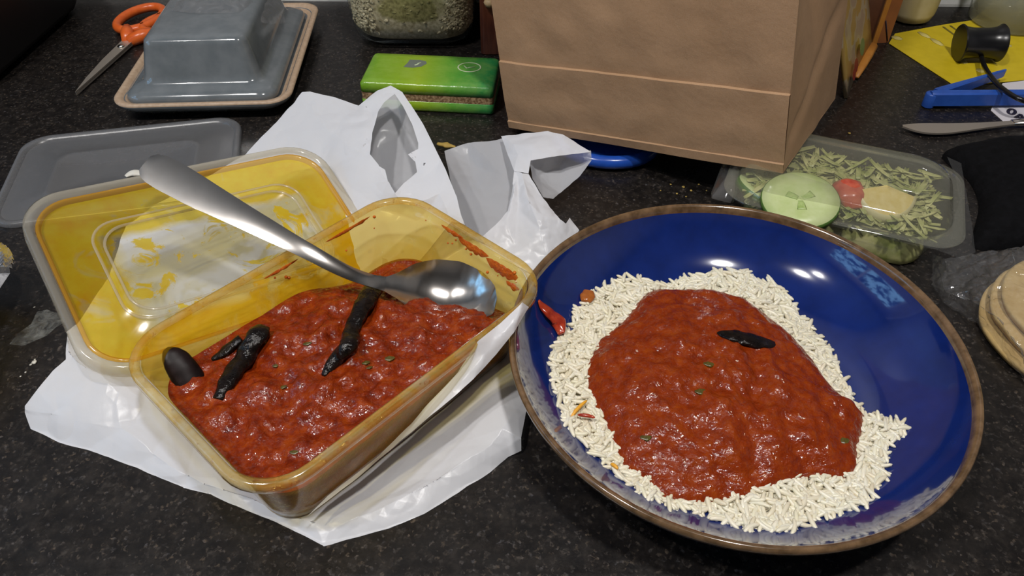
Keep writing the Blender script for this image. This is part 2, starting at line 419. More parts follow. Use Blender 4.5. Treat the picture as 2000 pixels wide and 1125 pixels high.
M['pred'] = plain('packet_red', (.26, .022, .014), .4)
M['bread'] = noisy('flatbread', (.50, .335, .12), (.59, .42, .18), 1.2, .7, bump=.5, bscale=2.5, bdist=.1)
M['lettuce'] = noisy('lettuce', (.22, .25, .06), (.50, .48, .22), .8, .4)
M['cucumber'] = noisy('cucumber_flesh', (.42, .50, .20), (.50, .56, .28), 1.2, .35)
M['cuskin'] = plain('cucumber_skin', (.06, .13, .02), .35)
M['cuseed'] = noisy('cucumber_seeds', (.27, .38, .10), (.42, .5, .2), 3, .35)
M['tomato'] = noisy('tomato', (.38, .045, .025), (.50, .11, .06), 1.8, .25)
M['lemon'] = noisy('lemon_flesh', (.55, .42, .12), (.62, .50, .22), 2, .35)
M['lemonrind'] = plain('lemon_rind', (.58, .52, .28), .4)
g = G('dusk_window'); em = g.n('ShaderNodeEmission'); g.put(em.inputs[0], g.ramp(g.noise(.07, 6, .7), [(.47, (.003, .006, .010)), (.53, (.25, .52, .85))])); em.inputs[1].default_value = 4.5
M['dusk'] = g.done(em.outputs[0])
M['crumb'] = plain('crumb', (.40, .27, .06), .7)
M['whitecrumb'] = plain('pale_crumb', (.6, .58, .52), .6)
g = G('dried_smear'); M['smear'] = tubshade(g, (.46, .48, .46), g.ramp(g.noise(1.3, 5, .7, .8), [(.36, .03), (.68, .62)]), (.97, .97, .97))
M['sauce'] = curry('sauce_smear', (.36, .055, .006), (.50, .10, .010), (.58, .17, .015))

# ------------------------------------------------------------------ setting
FRONT, BACK = 15.15, 77.0
prof = [(BACK+2.2, -3.8), (BACK+2.2, 0), (FRONT+.9, 0)] + [(FRONT+.9-1.6*math.sin(R(a)), -1.6+1.6*math.cos(R(a))) for a in range(10, 91, 10)] + [(FRONT-.7, -3.8)]
o = mesh('worktop', rings([[Vector((x, y, z)) for y, z in prof] for x in (-95, 95)], True, True, True), M['worktop'], autosmooth=35)
tag(o, 'black speckled laminate kitchen worktop with a rounded front edge', 'worktop')
wa = R(-1.25)
FLOOR = -90
def shell(name, VF, mat):
    o = mesh(name, VF, mat, smooth=False); o['kind'] = 'structure'; return o
shell('wall_back', xf(box((-160, 0, FLOOR), (160, 6, CEIL)), place((0, BACK+.45, 0), wa)), M['wall'])
shell('wall_left', box((-156, -230, FLOOR), (-150, 74, CEIL)), M['plaster'])
shell('wall_right', box((150, -230, FLOOR), (156, 73, CEIL)), M['plaster'])
shell('wall_front', box((-156, -236, FLOOR), (156, -230, CEIL)), M['plaster'])
shell('floor', box((-156, -236, FLOOR-4), (156, 84, FLOOR)), M['floor'])
shell('ceiling', box((-156, -236, CEIL), (156, 84, CEIL+4)), M['plaster'])
win = empty('window_1', (-149.5, -10, 85), None, None); win['kind'] = 'structure'
for nm, a_, b_ in (('window_frame', (-150, -78, 52), (-148.6, 58, 56)), ('window_frame', (-150, -78, 116), (-148.6, 58, 120)), ('window_frame', (-150, -78, 56), (-148.6, -74, 116)), ('window_frame', (-150, 54, 56), (-148.6, 58, 116)), ('mullion', (-150, -12, 56), (-148.6, -8, 116))):
    mesh(nm, box(a_, b_), M['paper'], win, smooth=False)
for y0, y1 in ((-74, -12), (-8, 54)): mesh('window_pane', box((-149.95, y0, 56), (-149.4, y1, 116)), M['dusk'], win, smooth=False)
o = mesh('trim_1', xf(rings([[Vector((x, y, z)) for y, z in ((0, 0), (-.7, 0), (-.65, .25), (-.35, .6), (0, .62))] for x in (-94, 94)], True, True, True), place((0, BACK+.43, .0), wa)), M['tilewhite'], smooth=False); tag(o, None, kind='structure')

# ------------------------------------------------------------------ blue bowl with rice and curry
BC = Vector((11.04, 25.95, 0)); BR, BZ = 11.2, 4.33
inner = [(0, .75), (3, .76), (5.5, .82), (7.0, 1.0), (8.2, 1.38), (9.2, 1.98), (10.0, 2.72), (10.55, 3.45), (10.85, 4.0)]
def bowl_z(r):
    for (a, za), (b, zb) in zip(inner[:-1], inner[1:]):
        if r <= b: return za+(zb-za)*(r-a)/(b-a)
    return inner[-1][1]
bowl = empty('pasta_bowl', (BC.x, BC.y, 0), 'wide blue glazed bowl with brown rim holding rice and red curry', 'bowl')
outer = [(11.02, 3.9), (10.7, 3.1), (10.1, 2.3), (9.2, 1.55), (8.0, .95), (6.8, .6), (6.3, .5), (6.2, .02), (5.6, .02), (5.5, .35), (0.01, .35)]
P_in = spline([Vector((r, 0, z)) for r, z in inner], 4)
prof = [(max(p.x, .01), p.z) for p in P_in]+[(10.9, 4.02), (11.02, 3.98)]+outer
mesh('bowl_body', lathe(prof, 128, BC), M['blue'], bowl)
rimp = [(10.80, 3.90), (10.84, 4.08), (10.90, 4.22), (11.02, 4.32), (11.12, 4.33), (11.2, 4.24), (11.21, 4.08), (11.14, 3.86), (11.03, 3.84)]
o = mesh('rim', lathe(rimp, 128, BC), M['bluerim'], bowl); o['label'] = 'brown glazed rim of the blue bowl'

rice_px = [(1105,655),(1130,605),(1180,565),(1225,545),(1255,545),(1300,548),(1350,537),(1400,530),(1470,538),(1525,562),(1555,596),(1588,632),(1620,665),(1642,705),(1660,750),(1690,800),(1740,822),(1768,842),(1738,870),(1728,910),(1715,950),(1688,985),(1640,1005),(1600,1020),(1530,1040),(1440,1030),(1375,1000),(1290,985),(1220,940),(1150,880),(1105,825),(1083,760),(1078,700)]
RO = resample(spline([at(x, y, 1.5) for x, y in rice_px], 6, True), 120)
RC = sum(RO, Vector())/len(RO)
RO = [RC.lerp(p, .965) for p in RO]
ang = [math.atan2(p.y-RC.y, p.x-RC.x) for p in RO]; rad = [(p-RC).length for p in RO]
def rice_s(x, y):
    a = math.atan2(y-RC.y, x-RC.x)
    k = min(range(120), key=lambda i: abs((ang[i]-a+math.pi) % (2*math.pi)-math.pi))
    return math.hypot(x-RC.x, y-RC.y)/rad[k]
def rice_top(x, y, s):
    return bowl_z(math.hypot(x-BC.x, y-BC.y)) + .05 + 1.05*(1-max(0, min(1, s))**3.2) + .12*noise.noise(Vector((x, y, 0))*.9)
grainV, grainF = [], []
def grain(p, d, up, L, r, bend):
    d = d.normalized(); s = d.cross(up)
    if s.length < 1e-3: s = Vector((1, 0, 0))
    s.normalize(); u = s.cross(d); n0 = len(grainV); nn = 6
    prof = ((-.5, .25), (-.42, .72), (-.18, 1.0), (.12, 1.0), (.40, .74), (.5, .25))
    for t, k in prof:
        c = p + d*(L*t) + s*(bend*(t*t-.08)*L)
        for j in range(nn):
            a = 2*math.pi*j/nn; grainV.append(c+s*(r*k*math.cos(a))+u*(r*k*math.sin(a)))
    for i in range(len(prof)-1):
        for j in range(nn):
            kk = (j+1) % nn; grainF.append((n0+i*nn+j, n0+i*nn+kk, n0+(i+1)*nn+kk, n0+(i+1)*nn+j))
    grainF.append(tuple(n0+j for j in range(nn))[::-1]); grainF.append(tuple(n0+(len(prof)-1)*nn+j for j in range(nn)))
cur_px = [(1290,547),(1340,550),(1400,556),(1460,576),(1510,610),(1550,640),(1590,682),(1630,730),(1668,765),(1698,790),(1692,830),(1684,870),(1680,905),(1655,922),(1590,922),(1530,935),(1480,955),(1400,966),(1330,970),(1290,955),(1270,930),(1222,900),(1200,860),(1170,800),(1150,750),(1146,700),(1160,660),(1200,632),(1230,602),(1252,570)]
CO = resample(spline([at(x, y, 2.05) for x, y in cur_px], 6, True), 180)
CC = sum(CO, Vector())/len(CO)
cang = [math.atan2(p.y-CC.y, p.x-CC.x) for p in CO]; crad = [(p-CC).length for p in CO]
def curry_s(x, y):
    a = math.atan2(y-CC.y, x-CC.x)
    k = min(range(180), key=lambda i: abs((cang[i]-a+math.pi) % (2*math.pi)-math.pi))
    return math.hypot(x-CC.x, y-CC.y)/crad[k]
rng = random.Random(3); placed = 0
while placed < 2500:
    a = rng.uniform(0, 2*math.pi); q = rng.random()**.5*1.03
    k = int((a/(2*math.pi))*120) % 120
    p = RC.lerp(RO[k], q)
    x, y = p.x+rng.uniform(-.15, .15), p.y+rng.uniform(-.15, .15)
    if curry_s(x, y) < .92: continue
    s = rice_s(x, y); z = rice_top(x, y, s)+rng.uniform(-.22, .10)
    z = max(z, bowl_z(math.hypot(x-BC.x, y-BC.y))+.10)
    th = rng.uniform(0, 2*math.pi); ti = rng.gauss(0, .22 if s < .93 else .10)
    d = Vector((math.cos(th)*math.cos(ti), math.sin(th)*math.cos(ti), math.sin(ti)))
    grain(Vector((x, y, z)), d, Vector((0, 0, 1)), rng.uniform(.75, 1.2), rng.uniform(.105, .135), rng.uniform(-.55, .55)); placed += 1
for i in range(34):                                        # grains straying from the edge of the heap
    k = rng.randrange(120); o_ = (RO[k]-RC).normalized(); p = RO[k]+o_*rng.uniform(-.15, .12)
    rr = math.hypot(p.x-BC.x, p.y-BC.y); th = math.atan2(o_.y, o_.x)+rng.gauss(0, .7)
    grain(Vector((p.x, p.y, bowl_z(rr)+.16)), Vector((math.cos(th), math.sin(th), (bowl_z(rr+.3)-bowl_z(rr))/.3*.8)), Vector((0, 0, 1)), rng.uniform(.8, 1.15), .11, rng.uniform(-.4, .4))
bed = mound(RO, 14, lambda x, y, s: max(bowl_z(math.hypot(x-BC.x, y-BC.y))+.02, rice_top(x, y, s)-.16-.1*s))
o = mesh('rice', join((grainV, grainF), bed), M['rice'])
tag(o, 'white long-grain rice heaped in the blue bowl around the curry', 'rice', kind='stuff')
for (x, y, dx, dy, z) in ((1130,800,30,-32,1.75),(1112,815,18,20,1.5),(1200,913,14,10,1.7),(1145,815,34,5,1.9)):
    grainV, grainF = [], []
    a = at(x-dx/2, y-dy/2, z); b = at(x+dx/2, y+dy/2, z+.1)
    grain((a+b)/2+Vector((0, 0, .12)), b-a, Vector((0, 0, 1)), (b-a).length, .10, .2)
    o = mesh('coloured_rice_grain', (grainV, grainF), M['rice_orange'] if dx != 34 else M['pepper'])
    tag(o, 'orange dyed grain lying on the white rice' if dx != 34 else 'pink-red shred lying on the white rice', 'rice grain', 'coloured grains on the rice' if dx != 34 else None)

def plate_curry_z(x, y, s):
    rs = rice_s(x, y)
    b = rice_top(x, y, rs)
    e = (1-min(1, s)**6)**.5
    n = .26*fbm((x, y, 1), .45, 3)+.20*noise.noise(Vector((x, y, 3))*1.1)+.12*noise.noise(Vector((x, y, 9))*2.3)+.04*noise.noise(Vector((x, y, 5))*5)
    # two lobes divided by a shallow valley running down the heap
    valley = -.28*math.exp(-(((x-12.0)-.25*(y-24))/.55)**2)*smooth01((27.0-y)/4)
    return b-.12+e*(.80+.45*(1-s*s))+(n+valley)*min(1, (1-s)*5+.25)
o = mesh('curry_heap', mound(CO, 70, plate_curry_z, CC), M['curry'])
tag(o, 'glossy red-brown curry heaped on the rice in the blue bowl', 'curry')
def curry_at(x, y, lift=0):                                # point of the heap surface seen at x, y
    z = 2.6
    for _ in range(8):
        q = at(x, y, z); z = plate_curry_z(q.x, q.y, curry_s(q.x, q.y))
    q = at(x, y, z); q.z = z+lift; return q
def blob(path, rads, flat=.55, nz=.12, seed=0, n=14, sq=8, side=None):
    P = spline(path, sq); m = len(P); rs = []
    for i in range(m):
        t = i/(m-1)*(len(rads)-1); k = min(int(t), len(rads)-2); f = t-k; rs.append(rads[k]*(1-f)+rads[k+1]*f)
    V, F = tube(P, rs, n, True, flat, side=side)
    return [v+Vector((noise.noise(v*1.7+Vector((seed, 0, 0))), noise.noise(v*1.7+Vector((0, seed+5, 0))), noise.noise(v*1.7+Vector((0, 0, seed+9)))))*nz for v in V], F
o = mesh('vegetable_piece', blob([curry_at(1400, 650, .0), curry_at(1432, 658, .06), curry_at(1475, 667, .05), curry_at(1520, 672, -.06)], [.05, .46, .50, .14], .35, .08, 4), M['black'])
tag(o, 'black glossy sliver of vegetable lying on the curry in the blue bowl', 'vegetable')
for i, (x, y) in enumerate(((1385, 712), (1368, 765), (1648, 862), (1262, 855))):
    q = curry_at(x, y, .02)
    o = mesh('herb_flake', blob([q+Vector((-.28, .02, 0)), q, q+Vector((.26, .10, 0))], [.05, .22, .05], .35, .05, i), M['herb'])
    tag(o, 'olive green herb flake on the curry in the blue bowl', 'herb', 'herb flakes on the bowl curry')
def bowl_pt(x, y, lift=0):
    lo, hi = .7, 4.2
    for _ in range(30):
        m = (lo+hi)/2; q = at(x, y, m)
        if bowl_z(math.hypot(q.x-BC.x, q.y-BC.y)) > m: lo = m
        else: hi = m
    return at(x, y, lo+lift)
q = [bowl_pt(1053, 590, .1), bowl_pt(1072, 614, .15), bowl_pt(1090, 632, .2), bowl_pt(1096, 655, .2)]
o = mesh('pepper_piece', blob([p+Vector((0, 0, .1)) for p in q], [.1, .36, .46, .2], .5, .10, 2), M['pepper']); tag(o, 'long red piece of pepper on the wall of the blue bowl', 'vegetable')
q = bowl_pt(1146, 583, .05)
o = mesh('pepper_piece', blob([q+Vector((-.1, -.42, .12)), q+Vector((0, 0, .18)), q+Vector((.12, .4, .22))], [.25, .44, .3], .45, .1, 6), M['onion']); tag(o, 'small brown-orange piece of vegetable beside the rice', 'vegetable')

# ------------------------------------------------------------------ takeaway tub with curry
TC = Vector((-8.3, 26.8, 0)); TA = R(47.2); TZ = 5.2
TM = place((TC.x, TC.y, 0), TA)
tub = empty('takeaway_tub', (TC.x, TC.y, .2), 'clear plastic takeaway tub stained yellow with oil and half full of red curry', 'tub')
def twall(z): t = (z-.2)/(TZ-.2); return 7.75+.80*t, 4.85+.80*t, 1.7+.5*t       # half sizes of the wall at height z
secs = [(7.2, 4.3, 1.3, .2)] + [twall(.3+0.0)[:2]+(1.7, .45)] + [twall(z)+(z,) for z in (1.2, 2, 3, 4, 4.6)]
h = twall(4.6); secs += [(h[0]+.12, h[1]+.12, h[2]+.1, 4.66), (h[0]+.14, h[1]+.14, h[2]+.1, 5.1)]
tb = mesh('tub_body', xf(loft(secs, 8, True, False), TM), M['tub'], tub)
h = twall(5.0); a, b, r = h[0]+.15, h[1]+.15, h[2]+.1
o = mesh('rim', xf(loft([(a-.02, b-.02, r, 5.02), (a+.0, b+.0, r, 5.2), (a+.12, b+.12, r+.1, 5.26), (a+.34, b+.34, r+.3, 5.24), (a+.42, b+.42, r+.35, 5.12), (a+.42, b+.42, r+.35, 4.75), (a+.36, b+.36, r+.3, 4.72)], 8, False, False), TM), M['tubrim'], tub)
o['label'] = 'rolled rim of the tub, streaked with orange oil'
def tub_curry_z(u, v, s):
    lv = 3.0
    n = .40*fbm((u, v, 2), .42, 3)+.30*noise.noise(Vector((u, v, 7))*.85)+.16*noise.noise(Vector((u, v, 4))*1.7)+.06*noise.noise(Vector((u, v, 8))*3.6)+.05*noise.noise(Vector((u, v, 8))*7)
    heap = .35*math.exp(-((u-.5)/5)**2-((v+.3)/2.6)**2)
    drop = -1.6*smooth01((u*.75+v*.42-2.2)/3.4)
    return lv+(n+heap)*min(1, (1-s)*6+.15)+drop
h = twall(2.8)
OUT = resample(rrect(h[0]-.07, h[1]-.07, h[2], 0, 10), 240)
V, F = mound(OUT, 80, tub_curry_z, Vector((0, 0, 0)))
h0_ = twall(.45); sk = [[V[len(V)-240+j] for j in range(240)]]
for z_ in (1.0, .5, .3):
    h_ = twall(z_); sk.append([Vector((p.x, p.y, z_)) for p in resample(rrect(h_[0]-.07, h_[1]-.07, h_[2], 0, 10), 240)])
sk[1] = [Vector((a.x, a.y, min(a.z, b.z-.02))) for a, b in zip(sk[1], sk[0])]
o = mesh('curry_in_tub', xf(join((V, F), rings(sk, True, False, True)), TM), M['curry2'])
tag(o, 'chunky red tomato curry filling the takeaway tub', 'curry')
TMi = TM.inverted()
def tub_at(x, y, lift=0.0):
    z = 2.9
    for _ in range(10):
        q = TMi @ at(x, y, z); z = tub_curry_z(q.x, q.y, .5)
    q = at(x, y, z); q.z = z+lift; return q
# black vegetable pieces standing or lying in the tub
p0 = tub_at(372, 752, -.25); p1 = tub_at(350, 735, .0)
o = mesh('vegetable_piece', blob([at(380, 760, 2.5), at(366, 735, 2.95), at(350, 712, 3.4), at(336, 694, 3.75), at(324, 681, 4.0)], [.68, .74, .72, .64, .48, .16], .4, .03, 1, 16, side=Vector((1, .45, -.2))), M['black_matt'])
tag(o, 'smooth black tongue-shaped vegetable piece standing at the tub wall', 'vegetable')
o = mesh('vegetable_piece', blob([tub_at(425, 778, .0), tub_at(450, 745, .12), tub_at(480, 705, .30), tub_at(505, 668, .42), tub_at(518, 652, .40)], [.22, .46, .60, .60, .42], .6, .14, 2, 16), M['black'])
tag(o, 'long black glossy vegetable piece leaning beside the tongue-shaped one', 'vegetable')
o = mesh('vegetable_piece', blob([tub_at(415, 703, .02), tub_at(440, 688, .08), tub_at(470, 664, .12)], [.12, .32, .24], .5, .08, 3, 12), M['black'])
tag(o, 'thin black shred behind the long black piece in the tub', 'vegetable')
o = mesh('vegetable_piece', blob([tub_at(632, 735, .0), tub_at(655, 705, .12), tub_at(682, 680, .30), tub_at(690, 655, .42), tub_at(712, 610, .55), tub_at(738, 570, .62), tub_at(742, 562, .55)], [.12, .38, .52, .38, .54, .58, .42], .62, .12, 5, 16), M['black'])
tag(o, 'long pinched black vegetable piece reaching up to the spoon bowl', 'vegetable')
for i, (x, y, s) in enumerate(((760, 700, .26), (715, 710, .2), (600, 672, .2), (720, 718, .14), (575, 883, .22), (540, 715, .18), (552, 757, .2))):
    q = tub_at(x, y, .02)
    o = mesh('herb_flake', blob([q+Vector((-s, -.03, 0)), q, q+Vector((s, .08, 0))], [.04, s*.7, .04], .35, .05, i+20), M['herb'])
    tag(o, 'olive green herb flake on the curry in the tub', 'herb', 'herb flakes on the tub curry')
# sauce smeared along the inner wall near the rim (part of the tub)
def wall_pt(u_side, t, z, off=.05):
    hx, hy, r = twall(z)
    return TM @ Vector((hx-off, t, z)) if u_side == 'end' else TM @ Vector((t, hy-off, z))
rs = random.Random(11)
for side, t0, t1, z0, w0 in (('end', -4.0, -1.6, 4.55, .42), ('end', -1.8, .6, 4.75, .30), ('end', .2, 2.0, 4.9, .16), ('end', -4.2, -3.2, 3.9, .20), ('long', 3.0, 6.2, 4.9, .12), ('long', -1, 1.2, 4.85, .10)):
    n = 16; top, bot = [], []
    for i in range(n+1):
        t = t0+(t1-t0)*i/n; e = math.sin(math.pi*i/n)**.5
        k = 1.5*w0*e*(.6+.9*abs(noise.noise(Vector((t*1.7, z0, side == 'end')))))
        top.append(wall_pt(side, t, z0+k*.4, .06)); bot.append(wall_pt(side, t, z0-k*1.1, .06))
    mid = [(a+b)/2 for a, b in zip(top, bot)]; nrm = ((TC+Vector((0, 0, 3)))-mid[8]); nrm.z = 0; nrm.normalize()
    mid = [m_+nrm*.10*math.sin(math.pi*i/n) for i, m_ in enumerate(mid)]
    mesh('sauce_smear', rings([top, mid, bot], False), M['sauce'], tb)
for i in range(20):
    side = 'end' if i % 3 else 'long'
    t = rs.uniform(-4, 3.6) if side == 'end' else rs.uniform(-5, 6.5); z = rs.uniform(3.6, 4.7)
    q = wall_pt(side, t, z, .03); rr = rs.uniform(.04, .11)
    mesh('sauce_drop', lathe([(rr*math.sin(a), rr*math.cos(a)*.9) for a in (.05, .6, 1.2, 1.9, 2.5, 3.09)], 8, q, True, True), M['sauce'], tb)

# ------------------------------------------------------------------ spoon
sp = [(283,318,8.5),(340,349,8.0),(399,382,7.5),(507,440,6.65),(600,490,5.75),(680,532,4.6),(745,553,3.6),(790,560,3.15),(850,568,2.65),(910,585,2.5),(962,612,2.8)]
SPP = spline([at(*q) for q in sp], 8)
SL = [0]
for a, b in zip(SPP[:-1], SPP[1:]): SL.append(SL[-1]+(b-a).length)
Ls = SL[-1]
wid = [(0, .50), (.012, .78), (.03, .92), (.07, .98), (.15, .92), (.30, .68), (.45, .48), (.58, .38), (.66, .36), (.69, .42), (.72, .75), (.76, 1.35), (.81, 1.78), (.86, 1.95), (.91, 1.80), (.95, 1.42), (.98, .85), (1.0, .12)]
dep = [(0, -.03), (.4, -.05), (.64, -.08), (.70, .10), (.78, .60), (.86, .85), (.93, .60), (1.0, .02)]
def interp(tb, t):
    for (a, va), (b, vb) in zip(tb[:-1], tb[1:]):
        if t <= b: return va+(vb-va)*(t-a)/(b-a)
    return tb[-1][1]
def spoon_part(t0, t1, nst):
    rws = []
    for i in range(nst+1):
        t = t0+(t1-t0)*i/nst; sgoal = t*Ls
        k = 0
        while k < len(SL)-2 and SL[k+1] < sgoal: k += 1
        f = (sgoal-SL[k])/max(1e-9, SL[k+1]-SL[k]); p = SPP[k].lerp(SPP[k+1], f)
        tg = (SPP[min(k+2, len(SPP)-1)]-SPP[max(k-1, 0)]).normalized()
        side = tg.cross(Vector((.10, -.52, 1))).normalized(); up = side.cross(tg)
        w_, d_ = interp(wid, t), interp(dep, t)
        qs = [j/8-1 for j in range(17)]
        top = [p+side*(w_*q)+up*(-d_*(1-q*q)+(d_*.35 if d_ > 0 else 0)) for q in qs]
        bot = [v-up*(.05+.10*(1-q**4)) for v, q in zip(top, qs)][::-1]
        rws.append(top+bot)
    return rings(rws, True, t0 == 0, t1 == 1.0)
spoon = empty('serving_spoon', at(850, 573, 2.2), 'steel serving spoon lying across the curry tub', 'spoon')
mesh('handle', spoon_part(0, .69, 60), M['steel'], spoon, autosmooth=40)
mesh('spoon_bowl', spoon_part(.685, 1.0, 44), M['steel'], spoon, autosmooth=40)

# ------------------------------------------------------------------ tub lid, tilted on the carrier bag
lid = empty('tub_lid', (-16.9, 34.15, 1.2), 'clear tub lid smeared with yellow oil, propped on the white carrier bag', 'lid')
la, lb = 8.9, 6.1
mesh('lid_panel', xf(loft([(la-.75, lb-.75, 1.9, -.05), (la-2.75, lb-2.6, 1.5, -.05), (la-2.9, lb-2.75, 1.4, .12), (la-3.2, lb-3.05, 1.2, .12), (la-3.35, lb-3.2, 1.1, -.05), (.5, .3, .2, -.05)], 8, False, True), LM), M['lid'], lid, autosmooth=60)
for k_, (ra_, rb_) in enumerate(((la-2.83, lb-2.68), (la-3.28, lb-3.12))):
    mesh('raised_ridge', xf(tube(rrect(ra_, rb_, 1.4, .10, 8), .085, 8, flat=.8, closed=True), LM), M['lidrim'], lid)
mesh('oil_line', xf(loft([(la-.76, lb-.76, 1.9, -.04), (la-.70, lb-.70, 1.95, .20), (la-.55, lb-.55, 2.05, .24), (la-.50, lb-.50, 2.1, .10)], 8, False, False), LM), M['lidoil'], lid)
mesh('lid_rim', xf(loft([(la-.50, lb-.50, 2.1, .10), (la-.38, lb-.38, 2.2, .38), (la-.12, lb-.12, 2.35, .42), (la, lb, 2.4, .30), (la+.02, lb+.02, 2.4, -.30)], 8, False, False), LM), M['lidrim'], lid)

# second, milky lid flat on the worktop
q0 = Vector((-28.2, 46.9, .18)); LM2 = place(q0, R(12.0))
lid2 = empty('flat_lid', (q0.x, q0.y, .05), 'milky translucent plastic lid lying flat on the worktop behind the yellow one', 'lid')
mesh('lid_panel', xf(loft([(7.5, 5.1, 1.6, 0), (5.2, 3.0, 1.2, 0), (5.1, 2.9, 1.2, .12), (4.8, 2.6, 1.0, .12), (4.7, 2.5, 1.0, 0), (.4, .3, .2, 0)], 8, False, True), LM2), M['clearlid'], lid2, autosmooth=60)
mesh('lid_rim', xf(loft([(7.5, 5.1, 1.6, 0), (7.65, 5.25, 1.7, .22), (7.95, 5.55, 1.9, .25), (8.05, 5.65, 2.0, .12), (8.05, 5.65, 2.0, -.1)], 8, False, False), LM2), M['clearlid'], lid2)
o = mesh('white_sauce_drop', blob([at(245, 345, .3), at(262, 338, .32), at(285, 340, .3)], [.15, .36, .15], .5, .05, 3), M['whitecrumb']); tag(o, 'white drop of sauce on the milky lid', 'sauce drop')

# ------------------------------------------------------------------ white carrier bag
bag = empty('carrier_bag', (-10, 30, 0), 'crumpled white plastic carrier bag spread under the curry tub', 'carrier bag')
def T(u, v, z): return TM @ Vector((u, v, z))
under = [T(u, v, .10) for u in (-7, -3.5, 0, 3.5, 7) for v in (-4.2, -1.4, 1.4, 4.2)]
sheet = film(
  [(480,300,1.6),(400,345,.7),(300,400,.2),(245,440,.1),(210,540,.15),(150,630,.7),(130,645,1.2),(126,700,1.6),(102,722,1.5),(70,760,1.2),(45,792,.7),(45,806,.45),(58,838,.06),(110,865,.05),(190,886,.05),(300,930,.05),(357,955,.05),(410,968,.05),(520,1013,.05),(632,1068,.05),(650,1064,.05),(760,1033,.05),(830,1003,.05),(900,962,.05),(960,922,.05),(992,893,.1),(1018,880,.25),(1018,856,.9),(1030,800,.9),(1036,760,.9),(1040,690,.6),(1060,610,.4),(1070,540,.4),(1040,505,.5),(990,492,.7),(930,470,1.2),(905,440,3.6),(890,380,4.0),(870,330,4.4),(850,290,4.7),(825,240,5.0),(800,200,5.2),(785,178,5.3),(762,165,5.3),(735,176,5.0),(700,204,4.4),(660,191,4.4),(605,178,4.4),(590,180,4.2),(535,240,2.9)],
  hole=[(770,181,5.2),(750,198,5.0),(738,216,4.8),(726,258,4.5),(721,300,4.2),(738,321,4.0),(751,329,3.9),(757,354,3.7),(770,377,3.5),(790,354,3.7),(813,334,3.9),(810,314,4.1),(797,300,4.3),(816,290,4.4),(816,278,4.5),(803,239,4.8),(787,206,5.1)],
  ridges=[[(45,800,.6),(110,812,.9),(231,830,1.05),(300,882,.75),(362,932,.55),(430,957,.5),(490,972,.45),(583,1010,.45),(625,1042,.3)],
          [(228,790,1.5),(231,828,1.05)], [(130,690,1.7),(180,745,1.9),(228,790,1.5)],
          [(640,1038,.35),(700,1008,.6),(800,958,.75),(905,898,.9),(965,862,1.0),(992,874,.5)],
          [(965,862,1.0),(982,838,1.3),(1015,812,1.1)], [(982,838,1.3),(860,872,.5),(760,930,.35)], [(979,738,1.3),(1012,805,1.1)], [(979,738,1.3),(900,800,.6),(820,870,.4)], [(720,985,.25),(860,920,.35)],
          [(590,182,4.2),(640,250,3.8),(700,300,4.0)], [(700,206,4.4),(716,250,4.5)], [(830,330,4.1),(860,380,3.9),(880,430,3.4)], [(775,385,3.4),(800,400,3.2)]],
  inner=under+[(160,720,2.0),(240,745,2.1),(290,745,1.5),(330,830,.6),(330,805,.7),(420,930,.5),(300,640,.25),(250,560,.2),(330,500,.2),(420,420,.3),(500,380,.8),(560,350,1.6),(620,330,2.2),(660,330,2.9),(690,360,2.8),(740,400,2.4),(820,430,2.0),(560,260,2.8),(620,220,3.9),(690,240,4.2),(850,310,4.5)],
  cuts=5, smooth=1, amp=.085, freq=.62, seed=1)
mesh('bag_sheet', sheet, M['bag'], bag)
back = film([(712,196,3.4),(770,170,3.8),(805,230,3.4),(850,300,2.6),(872,360,1.8),(840,400,.8),(770,400,.6),(715,350,1.0),(705,260,2.4)],
  ridges=[[(735,290,1.2),(790,248,2.2),(830,320,1.5)], [(745,330,.9),(820,330,1.2)]], cuts=4, smooth=1, amp=.07, seed=4)
mesh('inner_layer', back, M['bagthin'], bag)
inn = film([(868,294,1.6),(915,278,2.0),(968,273,2.4),(985,268,2.6),(1005,300,2.2),(1012,350,1.6),(1005,420,.7),(1000,480,.35),(950,490,.3),(915,470,.4),(898,430,.6),(880,350,1.2)],
  ridges=[[(915,320,1.0),(940,300,1.9),(975,278,2.4)], [(915,320,1.0),(945,380,.9),(975,420,.6)], [(968,300,2.0),(985,350,1.5),(998,385,1.1)]], cuts=4, smooth=1, amp=.05, seed=6)
mesh('inner_layer', inn, M['bagthin'], bag)
cone = film([(1004,332,3.0),(1020,338,3.1),(1032,338,3.0),(1060,385,2.7),(1082,412,2.4),(1094,428,2.3),(1105,437,2.0),(1113,425,1.9),(1132,449,1.5),(1100,500,.9),(1060,545,.5),(1010,520,.6),(960,495,.7),(938,464,1.0),(966,440,1.7),(990,412,2.2),(1001,360,2.7)],
  ridges=[[(1020,340,3.1),(1035,400,3.0),(1055,450,2.2),(1070,500,1.2)], [(1012,345,2.8),(1012,410,2.2),(1005,480,1.2)], [(1026,345,2.9),(1060,420,2.7),(1088,470,1.6)], [(1004,370,2.9),(988,440,2.0)]], cuts=4, smooth=1, amp=.05, freq=1.4, seed=8)
mesh('gathered_film', cone, M['bag'], bag)
hnd = film([(978,265,3.0),(1020,260,3.6),(1070,255,4.0),(1099,262,4.0),(1129,281,3.8),(1155,296,3.5),(1120,300,3.6),(1075,306,3.7),(1036,312,3.5),(1032,338,3.1),(1004,334,3.0),(990,300,2.9)],
  ridges=[[(1000,280,3.5),(1040,285,4.0),(1100,285,4.0)], [(1010,300,3.4),(1018,330,3.2)]], cuts=4, smooth=1, amp=.05, seed=10)
mesh('handle', hnd, M['bag'], bag)
